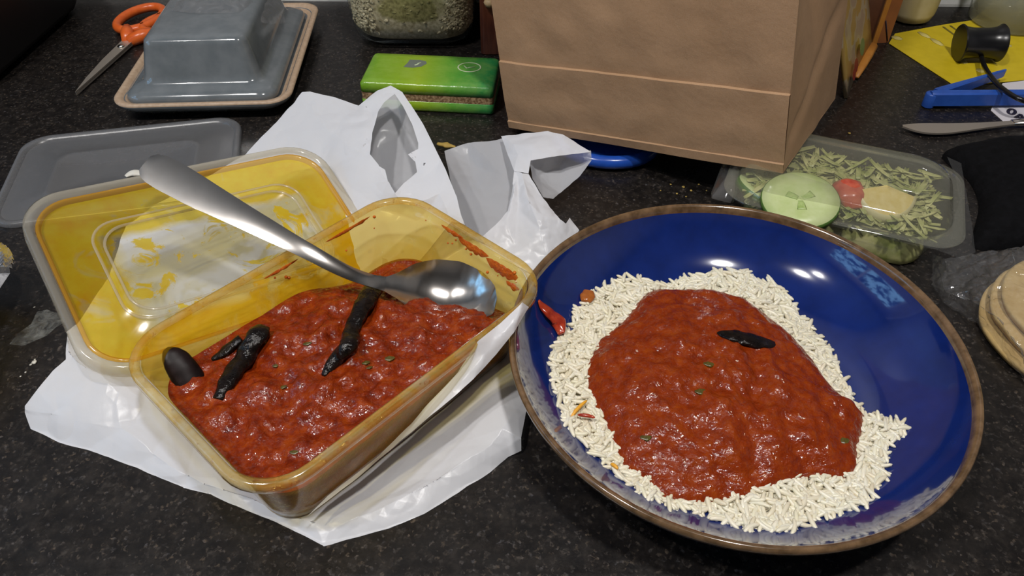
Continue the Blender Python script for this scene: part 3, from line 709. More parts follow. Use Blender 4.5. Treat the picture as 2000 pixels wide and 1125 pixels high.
hin = film([(1034,310,3.3),(1075,304,3.4),(1120,298,3.3),(1154,294,3.2),(1155,312,2.7),(1132,344,2.0),(1093,377,1.6),(1081,388,1.7),(1062,384,2.2),(1042,348,2.8)],
  ridges=[[(1105,305,2.6),(1100,370,1.6)], [(1050,340,2.0),(1095,325,2.0),(1140,315,2.4)]], cuts=4, smooth=1, amp=.05, seed=12)
mesh('handle_inside', hin, M['bagthin'], bag)
# flap folded up against the tub's front wall
pn = (TM.to_3x3() @ Vector((0, -1, 0))).normalized(); pn = Vector((pn.x, pn.y, -.16)).normalized()
p0 = T(0, -(twall(0.2)[1]), .2)
def fl(x, y, off): return on_plane(x, y, p0+pn*off, pn)
flap = film([fl(1021,590,.55), fl(1034,600,.75), fl(1004,650,1.25), fl(970,692,1.35), fl(925,740,1.35), fl(880,780,1.2), fl(840,812,1.1), fl(780,862,.9), fl(700,930,.7), fl(600,1008,.5), fl(640,968,.3), fl(740,888,.3), fl(800,828,.3), fl(840,783,.35), fl(894,726,.4), fl(934,666,.5), fl(976,632,.5)],
  ridges=[[fl(1015,620,1.0), fl(950,690,1.1), fl(880,765,.95), fl(800,838,.7)]], cuts=3, smooth=1, amp=.03, seed=14)
mesh('folded_flap', flap, M['bag'], bag)

# ------------------------------------------------------------------ kraft paper bag leaning on the salad box
K0 = at(995, 248, .5); K1 = at(1530, 338, 4.0)
E = (K1-K0); KW = E.length; E.normalize()
Uv = Vector((-.13, .10, .99)); Uv = (Uv-E*Uv.dot(E)).normalized(); Dv = Uv.cross(E).normalized()
if Dv.y < 0: Dv = -Dv
KD, KH = 11.6, 27.0
def kp(u, d, h):                                      # u along the front, d into the bag, h up
    return K0+E*u+Dv*d+Uv*h
def kpanel(fn, nu, nv, amp=.07, sd=0):
    rws = []
    for j in range(nv+1):
        rws.append([fn(i/nu, j/nv) for i in range(nu+1)])
    V, F = rings(rws, False)
    return V, F
kraft = empty('paper_bag', kp(KW/2, KD/2, 0), 'brown kraft paper bag leaning with one corner on the salad box', 'paper bag')
FOLD = 5.3
def crease(h):                                        # the folded bottom block stands a little proud of the panel above
    return -.15*smooth01(h/2.5) if h < FOLD else .05*math.exp(-((h-FOLD)/.6)**2)
def front(u, t):
    h = t*KH; x = u*KW; edge = min(1, min(u, 1-u)*12)
    return kp(x, crease(h)+edge*(.22*noise.noise(Vector((x*.16, h*.16, 2)))+.10*noise.noise(Vector((x*.5, h*.5, 1)))), h)
KR = sorted([KH*j/70 for j in range(71) if abs(KH*j/70-FOLD) > .15]+[FOLD-.015, FOLD+.045])
mesh('front_panel', rings([[front(i/60, h_/KH) for i in range(61)] for h_ in KR], False), M['kraft'], kraft, autosmooth=28)
def side(u, t, x0=None):
    h = t*KH; d = u*KD; edge = min(1, min(u, 1-u)*8)
    gus = -1.5*smooth01((h-3.5)/9)*max(0, 1-abs(u-.5)*2.0)**1.0     # gusset folding inwards higher up
    tri = -.25*max(0, 1-abs(h-(1.2+u*6.5))/1.0)*edge
    return kp(KW+(gus+tri+edge*.12*noise.noise(Vector((d*.4, h*.3, 7)))), d, h)
mesh('side_panel', kpanel(side, 30, 80), M['kraft'], kraft)
def side2(u, t):
    h = t*KH; d = u*KD
    gus = 1.5*smooth01((h-3.5)/9)*max(0, 1-abs(u-.5)*2.0)
    return kp(gus, d, h)
mesh('side_panel', kpanel(side2, 20, 40), M['kraft'], kraft)
mesh('back_panel', kpanel(lambda u, t: kp(u*KW, KD+.1*noise.noise(Vector((u*4, t*5, 3))), t*KH), 30, 30), M['kraft'], kraft)
mesh('bottom_panel', kpanel(lambda u, t: kp(u*KW, t*KD, .05+.06*math.sin(u*9)*math.sin(math.pi*t)), 30, 12), M['kraft'], kraft)
b0 = [kp(u*KW, -.10-.04*math.sin(u*11), .0) for u in [i/40 for i in range(41)]]; b1 = [kp(u*KW, -.16, .55+.1*u) for u in [i/40 for i in range(41)]]
b2 = [kp(u*KW, -.03, .60+.1*u) for u in [i/40 for i in range(41)]]
mesh('bottom_fold', rings([b0, b1, b2], False), M['kraft'], kraft, smooth=False)

# blue oval dish under the bag
dc = Vector((7.0, 49.9, 0))
dish = empty('blue_dish', (dc.x, dc.y, 0), 'small blue plastic dish half hidden beneath the paper bag', 'dish')
el = lambda a, b, z, n=40: [Vector((dc.x+a*math.cos(t)*math.cos(R(-14))-b*math.sin(t)*math.sin(R(-14)), dc.y+a*math.cos(t)*math.sin(R(-14))+b*math.sin(t)*math.cos(R(-14)), z)) for t in [2*math.pi*k/n for k in range(n)]]
mesh('dish_body', rings([el(.2, .2, .15), el(2.8, 2.0, .15), el(3.1, 2.3, .4), el(3.4, 2.6, .8)], True, True, False), M['blueplastic'], dish, solid=.12)
mesh('dish_rim', tube(el(3.65, 2.85, .62), .50, 10, closed=True), M['blueplastic'], dish)

# ------------------------------------------------------------------ butter dish
BD = place((-25.0, 63.2, 0), R(3.0))
bd = empty('butter_dish', (-25.0, 63.2, 0), 'grey glazed butter dish with a tray and a domed lid', 'butter dish')
tx, ty = 7.0, 9.6
mesh('tray', xf(loft([(tx-2, ty-2, 1.0, .05), (tx-1.4, ty-1.4, 1.4, .08), (tx-.25, ty-.25, 1.8, 1.0), (tx, ty, 1.9, 1.42), (tx-.02, ty-.02, 1.9, 1.50)], 8, True, False), BD), M['grey'], bd)
o = mesh('tray_rim', xf(loft([(tx, ty, 1.9, 1.45), (tx-.02, ty-.02, 1.9, 1.58), (tx-.20, ty-.20, 1.8, 1.64), (tx-.48, ty-.48, 1.7, 1.55), (tx-.6, ty-.6, 1.6, 1.35), (tx-1.0, ty-1.0, 1.4, 1.15)], 8, False, False), BD), M['tan'], bd); o['label'] = 'bare tan clay edge of the butter tray'
mesh('tray_inside', xf(loft([(tx-.6, ty-.6, 1.6, 1.36), (tx-1.0, ty-1.0, 1.4, 1.1), (tx-2, ty-2, 1.0, 1.05), (.4, .4, .2, 1.05)], 8, False, True), BD), M['grey'], bd)
BL = BD @ Matrix.Translation(Vector((-.15, -.25, 0)))
mesh('lid', xf(loft([(5.95, 8.45, 1.4, 1.15), (6.0, 8.5, 1.4, 1.45), (5.9, 8.4, 1.4, 1.75), (5.4, 7.9, 1.3, 2.0), (5.0, 7.4, 1.2, 2.12), (4.72, 7.1, 1.1, 2.35), (4.58, 6.9, 1.0, 2.8), (4.05, 6.3, .8, 5.0), (3.95, 6.2, .75, 5.3), (3.65, 5.9, .65, 5.5), (3.0, 5.2, .5, 5.56), (.4, .6, .2, 5.6)], 8, False, True), BL), M['grey'], bd)
# crumpled clear wrap on top of it
wrap = film([Vector((-28.0, 61.6, 5.75)), Vector((-25.5, 60.9, 5.8)), Vector((-22.5, 61.3, 5.8)), Vector((-20.6, 62.0, 4.4)), Vector((-19.6, 64.5, 3.4)), Vector((-20.6, 69, 4.6)), Vector((-24, 70, 6.4)), Vector((-28, 68.5, 6.2))],
   ridges=[[Vector((-26.8, 62.6, 6.4)), Vector((-25.6, 62.2, 6.1)), Vector((-24, 63, 6.7)), Vector((-22, 63.2, 6.1))], [Vector((-24, 63, 6.7)), Vector((-24.4, 67, 7.2))]], cuts=4, smooth=1, amp=.12, freq=1.2, seed=21)
o = mesh('plastic_wrap', wrap, M['clearfilm']); tag(o, 'crumpled clear plastic wrap lying on the grey butter dish', 'plastic wrap')

# scissors
sc = empty('scissors', at(225, 110, 0), 'orange-handled scissors lying left of the butter dish', 'scissors')
a = at(150, 186, .15); b = at(262, 86, .25)
d = (b-a).normalized(); s = Vector((-d.y, d.x, 0))
if s.x > 0: s = -s
bw = [(0, .02), (.25, .45), (.6, .85), (1.0, 1.05)]
rw0 = [a.lerp(b, t) for t, w_ in bw]; rw1 = [a.lerp(b, t)+s*w_ for t, w_ in bw]
for dz, nm in ((.25, 'blade'), (.05, 'blade')):
    mesh(nm, rings([[p+Vector((0, 0, dz)) for p in rw0], [p+Vector((0, 0, dz)) for p in rw1]], False), M['blade'], sc, smooth=False, solid=.14)
piv = b+s*.5
mesh('pivot', lathe([(.02, .5), (.25, .48), (.32, .4), (.32, .1)], 14, Vector((piv.x-d.x*1.2, piv.y-d.y*1.2, .2))), M['steel'], sc)
def loop(cx, cy, rx, ry, rz, z): return [Vector((cx+rx*math.cos(t)*math.cos(rz)-ry*math.sin(t)*math.sin(rz), cy+rx*math.cos(t)*math.sin(rz)+ry*math.sin(t)*math.cos(rz), z)) for t in [2*math.pi*k/36 for k in range(36)]]
hl = at(282, 40, .6); da = math.atan2(d.y, d.x)
for k, (ox, oy) in enumerate(((-.6, .6), (2.6, -.2))):
    c_ = Vector((hl.x+ox, hl.y+oy, .6))
    V1 = tube(loop(c_.x, c_.y, 2.7, 1.75, da+R(-6 if k == 0 else -38), .55), .42, 10, closed=True)
    st = c_-Vector((math.cos(da), math.sin(da), 0))*2.4
    V2 = tube([piv+Vector((0, 0, .2)), (piv+st)/2+Vector((0, 0, .25)), Vector((st.x, st.y, .55))], [.55, .62, .50], 10)
    mesh('handle', join(V1, V2), M['orange'], sc)

# unidentified plain black box in the back left corner
ap = empty('black_box', (-53, 67.5, 0), 'plain black box with rounded edges standing in the back left corner', 'blackbox')
AM = place((-53, 67.5, 0), R(-3))
mesh('casing', xf(loft([(9.6, 8.0, 1.2, .6), (10, 8.4, 1.6, 1.2), (10, 8.4, 1.6, 19), (9.4, 7.8, 1.4, 20.4), (8, 6.5, 1, 20.8)], 6, True, True), AM), M['blackbox'], ap)
for fx, fy in ((-8, -6.5), (8, -6.5), (-8, 6.5), (8, 6.5)): mesh('foot', xf(lathe([(.9, 0), (1.0, .3), (1.0, .62)], 12, (fx, fy, 0), True, True), AM), M['blackplastic'], ap)

# ------------------------------------------------------------------ tissue pack
tp = [at(701, 158, 2.5), at(968, 166, 2.5), at(973, 116, 2.5), at(729, 101, 2.5)]
tc = sum(tp, Vector())/4; ex = ((tp[1]-tp[0])+(tp[2]-tp[3])).normalized(); ta = math.atan2(ex.y, ex.x)
TPM = place((tc.x, tc.y, 0), ta)
pack = empty('tissue_pack', (tc.x, tc.y, 0), 'green wrapped pack of pocket tissues lying in front of the jar', 'tissue pack')
hx, hy = 5.35, 2.6
mesh('wrapper', xf(loft([(hx-.15, hy-.15, .2, .02), (hx, hy, .3, .2), (hx, hy, .3, .90), (hx-.12, hy-.12, .25, .97)], 5, True, True), TPM), M['green'], pack)
mesh('brown_band', xf(loft([(hx-.02, hy-.05, .25, .95), (hx-.02, hy-.03, .25, 1.55)], 5, False, False), TPM), M['brown_band'], pack)
wr = mesh('wrapper', xf(loft([(hx-.12, hy-.12, .25, 1.52), (hx, hy, .3, 1.58), (hx, hy, .3, 2.25), (hx-.2, hy-.2, .3, 2.46), (hx-.8, hy-.7, .3, 2.5), (.3, .2, .1, 2.52)], 5, True, True), TPM), M['green'], pack)
shield = [(1.3*x_-.25, 1.25*y_) for x_, y_ in [(-.65, -.5), (-.05, -.55), (.45, -.35), (.72, .1), (.62, .42), (.2, .55), (-.45, .52), (-.5, .1)]]
def flat(poly, c, z, M_, th=.012):
    n = len(poly); V = [Vector((c[0]+x, c[1]+y, z)) for x, y in poly]+[Vector((c[0]+x, c[1]+y, z+th)) for x, y in poly]
    F = [tuple(range(n))[::-1], tuple(range(n, 2*n))]+[(i, (i+1) % n, n+(i+1) % n, n+i) for i in range(n)]
    return xf((V, F), M_)
mesh('printed_shield', flat(shield, (-1.2, .7), 2.515, TPM), M['printgrey'], wr, smooth=False)
mesh('printed_squiggle', xf(tube([Vector((-1.45, .45, 2.53)), Vector((-1.25, .62, 2.53)), Vector((-1.2, .78, 2.53)), Vector((-1.0, .98, 2.53))], .09, 6, flat=.15), TPM), M['printwhite'], wr)
mesh('printed_ring', xf(tube([Vector((3.05+.92*math.cos(t), .55+.78*math.sin(t), 2.52)) for t in [2*math.pi*k/32 for k in range(32)]], .06, 6, flat=.2, closed=True), TPM), M['printwhite'], wr)
mesh('printed_squiggle', xf(tube([Vector((2.6, .75, 2.53)), Vector((2.85, .35, 2.53)), Vector((3.1, .5, 2.53)), Vector((3.5, .65, 2.53))], .06, 6, flat=.2), TPM), M['printwhite'], wr)

# ------------------------------------------------------------------ jar of grain, wooden block
jc = Vector((-9.0, 70.9, 0)); JM = place(jc, R(-1.5))
jar = empty('grain_jar', jc, 'square glass storage jar full of pale rolled grain by the wall', 'jar')
mesh('glass_body', xf(loft([(2.4, 1.8, 1.0, .05), (4.3, 3.7, 2.0, .12), (5.3, 4.7, 2.4, .8), (5.65, 5.0, 2.5, 2.2), (5.75, 5.1, 2.5, 4), (5.75, 5.1, 2.5, 13.2), (5.2, 4.6, 2.8, 14.3), (4.6, 4.6, 4.6, 14.9), (4.6, 4.6, 4.6, 15.9)], 8, True, False), JM), M['jarglass'], jar)
V, F = loft([(2.2, 1.6, 1.0, .35), (4.0, 3.4, 1.9, .45), (4.95, 4.35, 2.3, 1.05), (5.3, 4.65, 2.4, 2.3)]+[(5.42, 4.77, 2.4, z) for z in (3, 4, 5, 6, 7, 8, 9, 10, 11)]+[(5.3, 4.65, 2.3, 11.4), (.4, .4, .2, 11.7)], 10, True, True)
V = [v+Vector((noise.noise(v*1.9), noise.noise(v*1.9+Vector((9, 0, 0))), 0))*.10 for v in V]
o = mesh('grain_filling', xf((V, F), JM), M['oats'], jar); o['kind'] = 'stuff'
fl_V, fl_F = [], []
rg = random.Random(5)
def flake(p, nrm, r):
    t1 = nrm.cross(Vector((0, 0, 1)))
    if t1.length < .1: t1 = Vector((1, 0, 0))
    t1.normalize(); t2 = nrm.cross(t1); a0 = rg.random()*6.28; n0 = len(fl_V)
    fl_V.append(p+nrm*.05)
    for k in range(6):
        a = a0+k*math.pi/3; fl_V.append(p+t1*(r*math.cos(a))+t2*(r*.75*math.sin(a))+nrm*rg.uniform(-.04, .03))
    for k in range(6): fl_F.append((n0, n0+1+k, n0+1+(k+1) % 6))
for i in range(2600):
    z = rg.uniform(.5, 7.5); k = .0 if z > 2.3 else (2.3-z)/1.85
    hx_, hy_ = 5.42-k**2*1.6, 4.77-k**2*1.6
    ring = rrect(hx_, hy_, 2.3, z, 10); j = rg.randrange(len(ring)); a = ring[j]; b = ring[(j+1) % len(ring)]
    p = a.lerp(b, rg.random()); nr = Vector((p.x/hx_**2, p.y/hy_**2, -.3*k)).normalized()
    flake(p+nr*.02, (nr+Vector((rg.uniform(-.4, .4), rg.uniform(-.4, .4), rg.uniform(-.4, .4)))).normalized(), rg.uniform(.14, .24))
o = mesh('grain_flakes', xf((fl_V, fl_F), JM), M['oats'], jar, smooth=False); o['kind'] = 'stuff'
o = mesh('jar_lid', xf(loft([(4.8, 4.8, 4.8, 15.8), (4.8, 4.8, 4.8, 17), (4.4, 4.4, 4.4, 17.3)], 10, True, True), JM), M['steel'], jar)
WB = place((1.6, 70.6, 0), R(1))
wb = empty('wooden_block', (1.6, 70.6, 0), 'reddish-brown wooden block standing between the jar and the paper bag', 'block')
mesh('block_body', xf(loft([(4.4, 5.3, .3, .02), (4.5, 5.4, .35, .15), (4.5, 5.4, .35, 16), (4.3, 5.2, .3, 16.2)], 4, True, True), WB), M['redwood'], wb)
mesh('pale_knob', lathe([(.02, -.35), (.42, -.3), (.55, 0), (.42, .3), (.02, .36)], 12, Vector((-1.9, 65.0, 4.95))), M['palewood'], wb)

# ------------------------------------------------------------------ salad box
SZ = 3.0
sa_c = (at(1440, 385, SZ)+at(1900, 490, SZ)+at(1865, 318, SZ)+at(1600, 268, SZ))/4
e1 = at(1900, 490, SZ)-at(1440, 385, SZ); sa = math.atan2(e1.y, e1.x)
SM = place((21.55, 41.1, 0), sa)
sb = empty('salad_box', (21.55, 41.1, .02), 'clear plastic clamshell box of salad behind the blue bowl', 'salad box')
sx_, sy_ = 7.1, 4.7
mesh('box_base', xf(loft([(4.6, 2.3, 1.6, .06), (5.4, 3.1, 2.0, .1), (5.9, 3.6, 2.2, .7), (6.4, 4.05, 2.4, 2.6), (6.45, 4.1, 2.4, SZ-.05), (sx_, sy_, 2.2, SZ-.02), (sx_+.03, sy_+.03, 2.2, SZ-.2)], 8, True, False), SM), M['clear'], sb)
mesh('box_lid', xf(loft([(sx_+.1, sy_+.1, 2.0, SZ+.02), (6.5, 4.15, 2.4, SZ+.10), (6.35, 4.0, 2.3, SZ+.45), (6.2, 3.85, 2.2, SZ+.5), (6.0, 3.65, 2.1, SZ+.95), (5.7, 3.35, 2.0, SZ+1.05), (5.3, 2.95, 1.8, SZ+.98), (.5, .3, .2, SZ+.98)], 8, False, True), SM), M['saladlid'], sb, autosmooth=50)
mesh('lid_mark', xf(loft([(1.2, 1.0, .2, SZ+1.0), (1.15, .95, .2, SZ+1.12), (1.0, .8, .2, SZ+1.12)], 4, False, False), SM @ Matrix.Translation(Vector((3.6, -.2, 0)))), M['clear'], sb)
mesh('hinge_tab', xf(loft([(.75, 4.4, .3, SZ-.35), (.75, 4.4, .3, SZ-.05)], 4, True, True), SM @ Matrix.Translation(Vector((-7.0, 0, -.1)))), M['clear'], sb)
mesh('corner_flange', film([at(1850, 305, SZ), at(1878, 318, SZ), at(1885, 360, SZ-.2), at(1898, 430, SZ-.2), at(1906, 492, SZ-.4), at(1880, 505, SZ-.5), at(1800, 478, SZ-.3), at(1860, 440, SZ), at(1875, 390, SZ), at(1865, 340, SZ)], cuts=2, smooth=1, amp=.03), M['clear'], sb)
# contents
def disc(c, r, th, tilt, seg=28):
    Mt = Matrix.Translation(c) @ Matrix.Rotation(tilt[1], 4, 'Y') @ Matrix.Rotation(tilt[0], 4, 'X')
    return Mt, seg
ct = SM @ Vector((0, 0, 0))
def salad_pt(x, y, z): return at(x, y, z)
for i, (x, y, z, r, tl) in enumerate(((1562, 394, 3.35, 2.35, (R(10), R(-6))), (1487, 376, 2.2, 1.8, (R(-8), R(24))))):
    Mt, _ = disc(salad_pt(x, y, z), r, .4, tl)
    cu = empty('cucumber_slice', salad_pt(x, y, z-.3), ('pale round cucumber slice under the salad lid beside the tomato', 'half-hidden cucumber slice at the hinge end of the salad box')[i], 'cucumber')
    mesh('skin', xf(lathe([(r-.06, -.24), (r+.02, -.2), (r+.02, .2), (r-.06, .24)], 36), Mt), M['cuskin'], cu)
    fs = mesh('flesh', xf(lathe([(.02, -.23), (r-.05, -.23), (r-.04, .25), (r*.55, .26), (.02, .25)], 36), Mt), M['cucumber'], cu)
    for k in range(3):
        a = k*2.094+.4
        mesh('seed_lobe', xf(blob([Vector((.15*math.cos(a), .15*math.sin(a), .255)), Vector((.9*math.cos(a), .9*math.sin(a), .255))], [.16, .30], .12, .03, k, 8, 4), Mt), M['cuseed'], fs)
q = salad_pt(1652, 380, 3.1)
o = mesh('tomato_wedge', blob([q+Vector((-.1, 1.0, .15)), q+Vector((0, .2, .35)), q+Vector((.15, -.7, .2)), q+Vector((.3, -1.3, -.2))], [.4, .95, .9, .4], .7, .12, 8, 16), M['tomato']); tag(o, 'red tomato wedge between cucumber and lemon under the salad lid', 'tomato')
lw = empty('lemon_wedge', salad_pt(1722, 408, 2.6), 'pale yellow lemon wedge under the salad lid', 'lemon')
q = salad_pt(1727, 366, 3.75); LW = Matrix.Translation(q) @ Matrix.Rotation(R(28), 4, 'X') @ Matrix.Rotation(R(-98), 4, 'Z')
arc = [Vector((2.3*math.cos(R(a)), 2.3*math.sin(R(a)), 0)) for a in range(-75, 76, 10)]
tip = Vector((-.1, 0, .2))
F0 = [Vector((.2, -.2, .0))]+arc
def fan(z, k): return [Vector((v.x*k, v.y*k*.85, z)) for v in arc]
mesh('flesh', xf((lambda A, B: join(rings([[Vector((0, 0, .30))]*len(arc), A], False), rings([[Vector((0, 0, -.9))]*len(arc), B], False)))(fan(.28, .92), fan(-.8, .92)), LW), M['lemon'], lw)
mesh('rind', xf(rings([fan(.32, .90), fan(.25, 1.0), fan(-.2, 1.03), fan(-.6, 1.0), fan(-.84, .92)], False), LW), M['lemonrind'], lw)
lv = random.Random(9); lV, lF = [], []
for i in range(900):                                    # shredded lettuce
    u = lv.uniform(-5.6, 5.6); v = lv.uniform(-3.2, 3.2); z = lv.uniform(1.6, 3.0)
    k = .78+.22*(z/3); p = SM @ Vector((u*k, v*k, z)); th = lv.uniform(0, 6.28); L_ = lv.uniform(1.0, 2.4); w_ = lv.uniform(.07, .20)
    d_ = Vector((math.cos(th), math.sin(th), lv.uniform(-.25, .25))); s_ = d_.cross(Vector((0, 0, 1))).normalized(); n0 = len(lV); cv = lv.uniform(-.4, .4)
    for t in (-.5, -.2, .15, .5):
        c_ = p+d_*(L_*t)+Vector((0, 0, cv*(t*t)))
        for e_ in (-1, 0, 1): lV.append(c_+s_*(w_*e_*(1-.5*abs(t)))+Vector((0, 0, .10*abs(e_)+.05*lv.random())))
    for a in range(3):
        for b in range(2): n = n0+a*3+b; lF.append((n, n+1, n+4, n+3))
lV = [v if v.z < 3.3 else Vector((v.x, v.y, 3.3)) for v in lV]
mv_ = mound(resample(rrect(5.7, 3.4, 2.0, 0, 8), 70), 16, lambda x, y, s: .25+2.45*(1-s**6)+.35*noise.noise(Vector((x, y, 1))*1.1))
o = mesh('shredded_lettuce', join((lV, lF), ([SM @ v for v in mv_[0]], mv_[1])), M['lettuce'], solid=.05); tag(o, 'shredded pale green lettuce filling the salad box', 'lettuce', kind='stuff')

# ------------------------------------------------------------------ right-hand back corner
o = mesh('black_pouch', mound(resample(spline([at(1842, 300, .1), at(1900, 285, .1), at(1975, 275, .1), at(2080, 270, .1), at(2260, 330, .1), at(2220, 470, .1), at(2060, 480, .1), at(1960, 486, .1), at(1900, 480, .1), at(1912, 400, .1), at(1890, 350, .1), at(1852, 320, .1)], 6, True), 90), 26,
    lambda x, y, s: .02+1.7*(1-s**4)**.6*(1+.22*fbm((x, y, 3), .22, 3))+.25*noise.noise(Vector((x, y, 4))*.45)*(1-s)), M['blackcloth'])
tag(o, 'soft black cloth pouch lying behind the salad box', 'pouch')
kn = empty('table_knife', at(1860, 246, 0), 'table knife with a dull steel blade poking out from the black pouch', 'knife')
ks = [(1762, 246, .4), (1772, 254, .9), (1800, 259, 1.0), (1845, 260, 1.0), (1880, 252, .9), (1960, 246, .6)]
k_up = [at(1762, 245, .35), at(1800, 242, .35), at(1860, 242, .35), at(1930, 240, .35), at(1985, 236, .35)]; k_dn = [at(1763, 248, .35), at(1800, 259, .35), at(1850, 261, .35), at(1930, 250, .35), at(1985, 243, .35)]
mesh('blade', rings([spline(k_up, 6), spline(k_dn, 6)], False), M['blade'], kn, smooth=False, solid=.14)
ha = (k_up[-1]+k_dn[-1])/2; mesh('handle', tube([ha+Vector((-.3, 0, 0)), ha+Vector((2, .1, .1)), ha+Vector((6, .3, .15)), ha+Vector((9, .5, .1))], [.35, .5, .6, .5], 10, flat=.55), M['steel'], kn)

# paper and yellow leaflet
def sheet_of(poly, z, th=.03):
    P = [at(x, y, z) for x, y in poly]; n = len(P)
    V = P+[p+Vector((0, 0, th)) for p in P]; return V, [tuple(range(n))[::-1], tuple(range(n, 2*n))]+[(i, (i+1) % n, n+(i+1) % n, n+i) for i in range(n)]
yl = empty('yellow_leaflet', at(1900, 110, 0), 'bright yellow printed leaflet lying under the black cable reel', 'leaflet')
ylp = [(1736, 85), (1748, 66), (1840, 49), (1918, 37), (2050, 10), (2150, 40), (2160, 140), (2000, 157), (1866, 169)]
ys = mesh('yellow_sheet', sheet_of(ylp, .04), M['yellow'], yl, smooth=False)
for i, (x, y, dx, dy, w_) in enumerate(((1752, 74, 20, 6, .45), (1805, 68, 22, 12, .35), (1830, 82, 22, 14, .35), (1875, 116, 24, 16, .45), (1915, 138, 10, 8, .4), (1966, 88, 20, 4, .4))):
    mesh('faded_print', tube([at(x-dx/2, y-dy/2, .09), at(x, y, .09), at(x+dx/2, y+dy/2, .09)], [w_*.5, w_, w_*.5], 8, flat=.03), M['yellowpale'], ys)
for (x0, y0, x1, y1) in ((1842, 52, 1872, 74), (1856, 50, 1884, 70)):
    mesh('printed_line', tube([at(x0+(x1-x0)*t, y0+(y1-y0)*t, .09) for t in (0, .25, .5, .75, 1)], .11, 6, flat=.1), M['inkolive'], ys)
wp = empty('white_paper', at(1970, 200, 0), 'white printed sheet of paper under the blue clip', 'paper')
ps = mesh('paper_sheet', sheet_of([(1958, 163), (2000, 158), (2130, 150), (2150, 230), (2000, 237), (1963, 241), (1935, 216)], .02), M['paper'], wp, smooth=False)
for ch, x, y, sz in (('Q', 1976, 222, 14), ('A', 1992, 232, 14)):
    if ch == 'Q':
        mesh('printed_letter', tube([at(x+sz*.5*math.cos(t), y-4+sz*.36*math.sin(t), .07) for t in [2*math.pi*k/16 for k in range(16)]], .13, 6, flat=.1, closed=True), M['ink'], ps)
    else:
        mesh('printed_letter', join(tube([at(x-10, y-2, .07), at(x+2, y-9, .07)], .12, 6, flat=.1), tube([at(x+2, y-9, .07), at(x+8, y+3, .07)], .12, 6, flat=.1), tube([at(x-8, y-3, .07), at(x+7, y-1, .07)], .1, 6, flat=.1)), M['ink'], ps)
# blue bag clip
cl = empty('bag_clip', at(1830, 205, 0), 'blue plastic bag clip standing half open on the white paper', 'clip')
h0 = at(1810, 204, .25); e0 = at(2035, 202, .25); e1 = at(1958, 150, .55)
def bar(p, q, w0, w1, ht0, ht1):
    d_ = (q-p).normalized(); s_ = Vector((-d_.y, d_.x, 0)); rws = []
    for t in (0, .04, .5, .96, 1):
        c_ = p.lerp(q, t); w_ = (w0+(w1-w0)*t)*(.7 if t in (0, 1) else 1); h_ = (ht0+(ht1-ht0)*t)
        rws.append([c_+s_*w_+Vector((0, 0, .06)), c_+s_*w_*1.0+Vector((0, 0, h_*.9)), c_+s_*w_*.6+Vector((0, 0, h_)), c_-s_*w_*.6+Vector((0, 0, h_)), c_-s_*w_+Vector((0, 0, h_*.9)), c_-s_*w_+Vector((0, 0, .06))])
    return rings(rws, True, True, True)
la_ = mesh('lower_arm', bar(h0, e0, .38, .38, 1.15, 1.15), M['blueclip'], cl, autosmooth=30)
mesh('upper_arm', bar(h0+Vector((.6, .45, .0)), e1, .38, .12, 1.1, .7), M['blueclip'], cl, autosmooth=30)
mesh('hinge', lathe([(.02, 1.2), (.42, 1.18), (.48, 1.1), (.48, .05)], 16, h0+Vector((.15, .1, -.2))), M['blueclip'], cl)
for k in range(7):
    p = h0.lerp(e0, .42+.025*k)+Vector((0, .42, .85)); mesh('tooth', lathe([(.10, -.12), (.06, .1), (.01, .2)], 5, p, True), M['paper'], la_)
# black cable reel
rl = empty('cable_reel', at(1912, 100, 0), 'small black plastic cable reel with a cord on the yellow leaflet', 'cable reel')
rc = at(1914, 84, 1.65); ra = Vector((1, -.10, 0.05)).normalized()
RMx = Matrix.Translation(rc) @ ra.to_track_quat('Z', 'Y').to_matrix().to_4x4()
mesh('spool', xf(lathe([(.02, -1.75), (1.55, -1.75), (1.62, -1.65), (1.42, -1.35), (1.30, -.6), (1.28, .6), (1.40, 1.35), (1.62, 1.65), (1.55, 1.75), (.02, 1.75)], 28, (0, 0, 0)), RMx), M['blackplastic'], rl, autosmooth=40)
mesh('cord', tube(spline([at(1916, 108, .8), at(1924, 132, 1.0), at(1944, 160, 1.6), at(1970, 182, 1.9), at(2000, 197, 1.9), at(2060, 215, 1.0)], 8), .20, 10), M['blackplastic'], rl)
# tumbler, cream bottle, carton, packet
gc = at(1962, 62, 0); gc = Vector((gc.x+1.2, gc.y+2.2, 0))
gt = empty('glass_tumbler', gc, 'clear thick glass tumbler standing behind the yellow leaflet', 'glass')
mesh('glass_wall', lathe([(.02, .1), (3.3, .1), (3.55, .3), (3.8, 3), (4.2, 11), (4.05, 11), (3.65, 3), (3.3, 1.1), (.02, .9)], 40, gc), M['glass'], gt)
cc = at(1782, 46, 0); cc = Vector((cc.x, cc.y+1.2, 0))
cb = empty('cream_bottle', cc, 'cream plastic bottle standing beside the orange carton', 'bottle')
mesh('bottle_body', lathe([(.02, .05), (1.5, .05), (1.95, .3), (2.2, 1.0), (2.4, 5), (2.4, 11), (1.9, 12.5), (1.0, 13.2), (1.0, 14)], 32, cc), M['cream'], cb)
mesh('cap', lathe([(1.15, 13.6), (1.15, 15.2), (1.0, 15.4), (.02, 15.4)], 24, cc), M['orange'], cb)
ca = at(1705, 86, 0); cbp = at(1735, 84, 0)
cx = (cbp-ca).normalized(); CM = place(ca, math.atan2(cx.y, cx.x))
cw = (cbp-ca).length
cr = empty('orange_carton', ca+Vector((1, 2, 0)), 'tall orange-brown carton standing beside the cream bottle', 'carton')
mesh('carton_body', xf(box((0.02, 0.05, .02), (cw, 5.5, 16)), CM), M['carton'], cr, smooth=False)
mesh('bright_edge', xf(box((-.12, -.05, .02), (.35, .1, 16)), CM), M['cartonedge'], cr, smooth=False)
